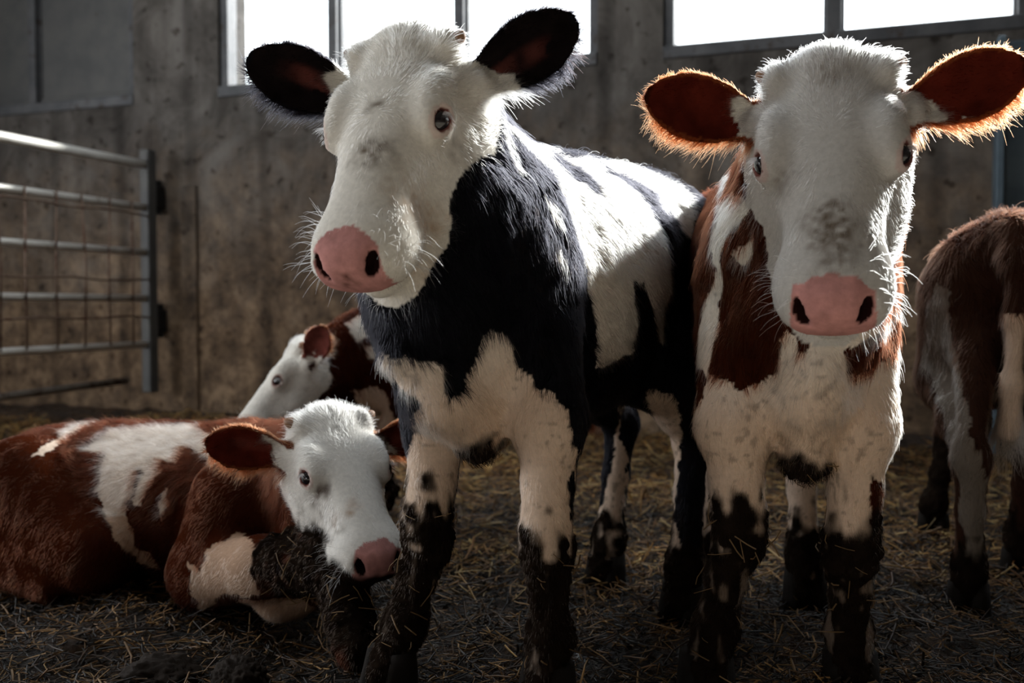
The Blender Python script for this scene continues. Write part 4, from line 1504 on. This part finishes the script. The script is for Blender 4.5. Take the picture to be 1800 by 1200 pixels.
# ------------------------------------------------------------------ the five calves
def make_calf(name, cfg):
    s = Calf(name, cfg)
    c = cfg
    if 'feet_w' in c:
        c['feet'] = {k: s.loc((*v, 0))[:2] for k, v in c['feet_w'].items()}
    elif c['pose'] == 'stand':
        k = c['scale']
        fx, hx = c.get('fore_x', 0.363 * k), c.get('hind_x', -0.363 * k)
        c['feet'] = dict(fore_l=(fx, 0.1 * k), fore_r=(fx, -0.1 * k), hind_l=(hx, 0.11 * k), hind_r=(hx, -0.11 * k))
    if 'limbs_w' in c:
        c['limbs'] = [([s.loc(p) / c['scale'] for p in pts], rs, rg) for pts, rs, rg in c['limbs_w']] + c.get('limbs', [])
    s.build()
    return s

BLACK = dict(key='BLACK', pose='stand', origin=(0.118, 2.03), yaw=math.radians(-121.3), scale=0.97, head_scale=1.0, voxel=0.005,
    poll=(-0.182, 1.61, 1.12), nose=(-0.252, 1.42, 0.775), left=(0.9, -0.42, 0.0),
    leg_w=dict(fore_r=((-0.137, 1.8, 0.473), (-0.152, 1.78, 0.279)), fore_l=((0.062, 1.66, 0.489), (0.058, 1.66, 0.291))),
    feet_w=dict(fore_r=(-0.211, 1.75), fore_l=(0.066, 1.68), hind_r=(0.232, 2.42), hind_l=(0.374, 2.152)),
    neck_mid=(0.46, -0.02, 0.95), base='black', ear_col='black', ear_in='earblack', ear_l=dict(dir=(0.82, 0.0, 0.5), open=(0.1, -1, -0.15)), ear_r=dict(dir=(-0.93, -0.08, 0.33), open=(0.05, -1, -0.1)),
    hairs=240000, seed=5, bits=50, brisket=0.475, brisket_xy=(0.41, 0.035), mud_spots=[((0.40, 0.035, 0.43), 0.06, 1)], speckle=0.6, face_marks=[(0.245, 0.015, -0.01, 0.042, 0.75, 'dirt'), (0.15, 0.0, 0, 0.018, 0.6, 'dirt'), (0.30, 0.07, -0.07, 0.05, 0.45, 'tan'), (0.19, 0.10, -0.08, 0.03, 0.4, 'dirt'), (0.36, 0.06, -0.12, 0.03, 0.35, 'tan'), (0.425, 0.004, -0.055, 0.018, 0.7, 'spot')],
    label='black and white calf with a white face standing in the middle')
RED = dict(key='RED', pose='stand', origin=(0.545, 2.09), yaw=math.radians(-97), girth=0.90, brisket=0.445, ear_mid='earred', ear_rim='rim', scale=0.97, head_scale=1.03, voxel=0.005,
    poll=(0.501, 1.58, 1.075), nose=(0.451, 1.40, 0.712), left=(0.95, -0.31, 0.06),
    leg_w=dict(fore_r=((0.377, 1.68, 0.477), (0.388, 1.68, 0.306)), fore_l=((0.59, 1.68, 0.477), (0.58, 1.68, 0.277))),
    feet_w=dict(fore_r=(0.343, 1.735), fore_l=(0.597, 1.735), hind_l=(0.671, 2.25), hind_r=(0.50, 2.40)),
    neck_mid=(0.45, 0.0, 0.93), base='red', ear_col='red', ear_in='earred', ear_l=dict(dir=(0.93, 0, 0.34), open=(-0.2, -1, -0.12)), ear_r=dict(dir=(-0.96, 0.05, 0.24), open=(-0.15, -1, -0.1)),
    hairs=230000, seed=6, face_col='dusty', whiskers=110, bits=50, mud_spots=[((0.45, -0.01, 0.41), 0.06, 1)], speckle=0.6, face_marks=[(0.30, 0.0, -0.01, 0.05, 0.8, 'dirt'), (0.34, 0.01, -0.01, 0.04, 0.6, 'dirt'), (0.03, 0.0, 0.0, 0.045, 0.5, 'dirt'), (0.20, -0.06, -0.02, 0.03, 0.4, 'dirt'), (0.22, 0.085, -0.05, 0.03, 0.4, 'dirt')],  # face white darkened, its shade is put into the colour
    label='red and white calf with a white face looking straight ahead, front right')
LYING = dict(key='LYING', pose='lie', ear_rim='redlight', origin=(-0.90, 2.50), yaw=math.radians(-15), scale=0.92, flat=0.86, head_scale=0.85, voxel=0.005,
    poll=(-0.375, 2.05, 0.465), nose=(-0.243, 1.835, 0.226), left=(0.87, 0.49, 0.03),
    neck_mid=(0.50, -0.12, 0.35), base='red', ear_col='red', ear_in='earred', ear_l=dict(dir=(0.92, 0.1, 0.2), open=(0.1, -1, -0.3)), ear_r=dict(dir=(-0.95, -0.1, 0.2), open=(-0.1, -1, -0.3), wid=0.06),
    limbs_w=[([(-0.62, 2.24, 0.24), (-0.68, 2.20, 0.09), (-0.52, 2.07, 0.13), (-0.37, 1.96, 0.17), (-0.34, 1.93, 0.16), (-0.31, 1.87, 0.09), (-0.29, 1.815, 0.045)], [0.12, 0.09, 0.07, 0.058, 0.052, 0.04, 0.04], FORE),
             ([(-0.52, 2.42, 0.16), (-0.36, 2.06, 0.12), (-0.48, 2.10, 0.06), (-0.50, 2.09, 0.05)], [0.09, 0.055, 0.045, 0.04], FORE)],
    limbs=[([(-0.28, -0.16, 0.24), (-0.02, -0.24, 0.12), (-0.36, -0.25, 0.08), (-0.10, -0.31, 0.035)], [0.16, 0.10, 0.05, 0.035], HIND),
           ([(-0.28, 0.14, 0.22), (0.0, 0.22, 0.10), (-0.3, 0.24, 0.06)], [0.15, 0.10, 0.05], HIND)],
    hairs=190000, seed=7, face_col='clean', bits=45, mud_spots_w=[((-0.46, 2.02, 0.16), 0.085, 1), ((-0.38, 1.96, 0.16), 0.10, 1), ((-0.30, 1.88, 0.12), 0.10, 1), ((-0.26, 1.83, 0.08), 0.10, 1), ((-0.22, 1.77, 0.05), 0.12, 1)], col_spots_w=[((-0.49, 2.09, 0.05), 0.085, 'white'), ((-0.37, 2.06, 0.12), 0.06, 'white')], face_marks=[(0.205, -0.076, -0.042, 0.026, 1.9, 'spot'), (0.30, -0.05, -0.10, 0.05, 0.7, 'dirt'), (0.20, -0.06, -0.17, 0.07, 0.9, 'dirt'), (0.28, -0.04, -0.03, 0.03, 0.4, 'tan')],  # face white lifted, light from above is put into the colour
    label='red and white calf with a white face lying in the straw')
SMALL = dict(key='SMALL', pose='stand', origin=(-0.15, 3.15), yaw=math.radians(181), scale=0.72, head_scale=0.80, voxel=0.0065,
    poll=(-0.655, 3.0, 0.572), nose=(-0.83, 2.90, 0.335), left=(0.25, -0.97, 0.0), hind_x=-0.26, fore_x=0.26,
    neck_mid=(0.47, 0.0, 0.82), base='red', ear_col='redlight', ear_in='earpink', ear_l=dict(dir=(0.45, -0.4, 0.8), open=(-0.2, -1, -0.2)), ear_r=dict(dir=(0.45, 0.35, 0.8), open=(-0.6, -0.8, -0.2)),
    hairs=60000, seed=8, hair_r=0.0006,
    label='small light red and white calf behind, lowering its head to the left')
REAR = dict(key='REAR', pose='stand', origin=(1.31, 2.64), yaw=math.atan2(0.91, 0.40), scale=0.88, head_scale=0.92, voxel=0.0065,
    poll=(1.72, 3.30, 0.80), nose=(1.86, 3.55, 0.50), left=(-0.91, 0.40, 0), feet_w=dict(hind_l=(1.018, 2.19), hind_r=(1.292, 2.50), fore_l=(1.25, 2.92), fore_r=(1.50, 2.86)),
    fore_x=0.33, hind_x=-0.33, neck_mid=(0.48, 0, 0.85), base='brown', ear_col='red', ear_in='earpink',
    hairs=90000, seed=9, tail_col='cream', tail_z=0.66, hair_r=0.0005, hair=1.2,
    label='brown calf seen from behind at the right edge, tail hanging down')
for nm, cfg in (('calf', BLACK), ('calf', RED), ('calf', LYING), ('calf', SMALL), ('calf', REAR)):
    make_calf(nm, cfg)
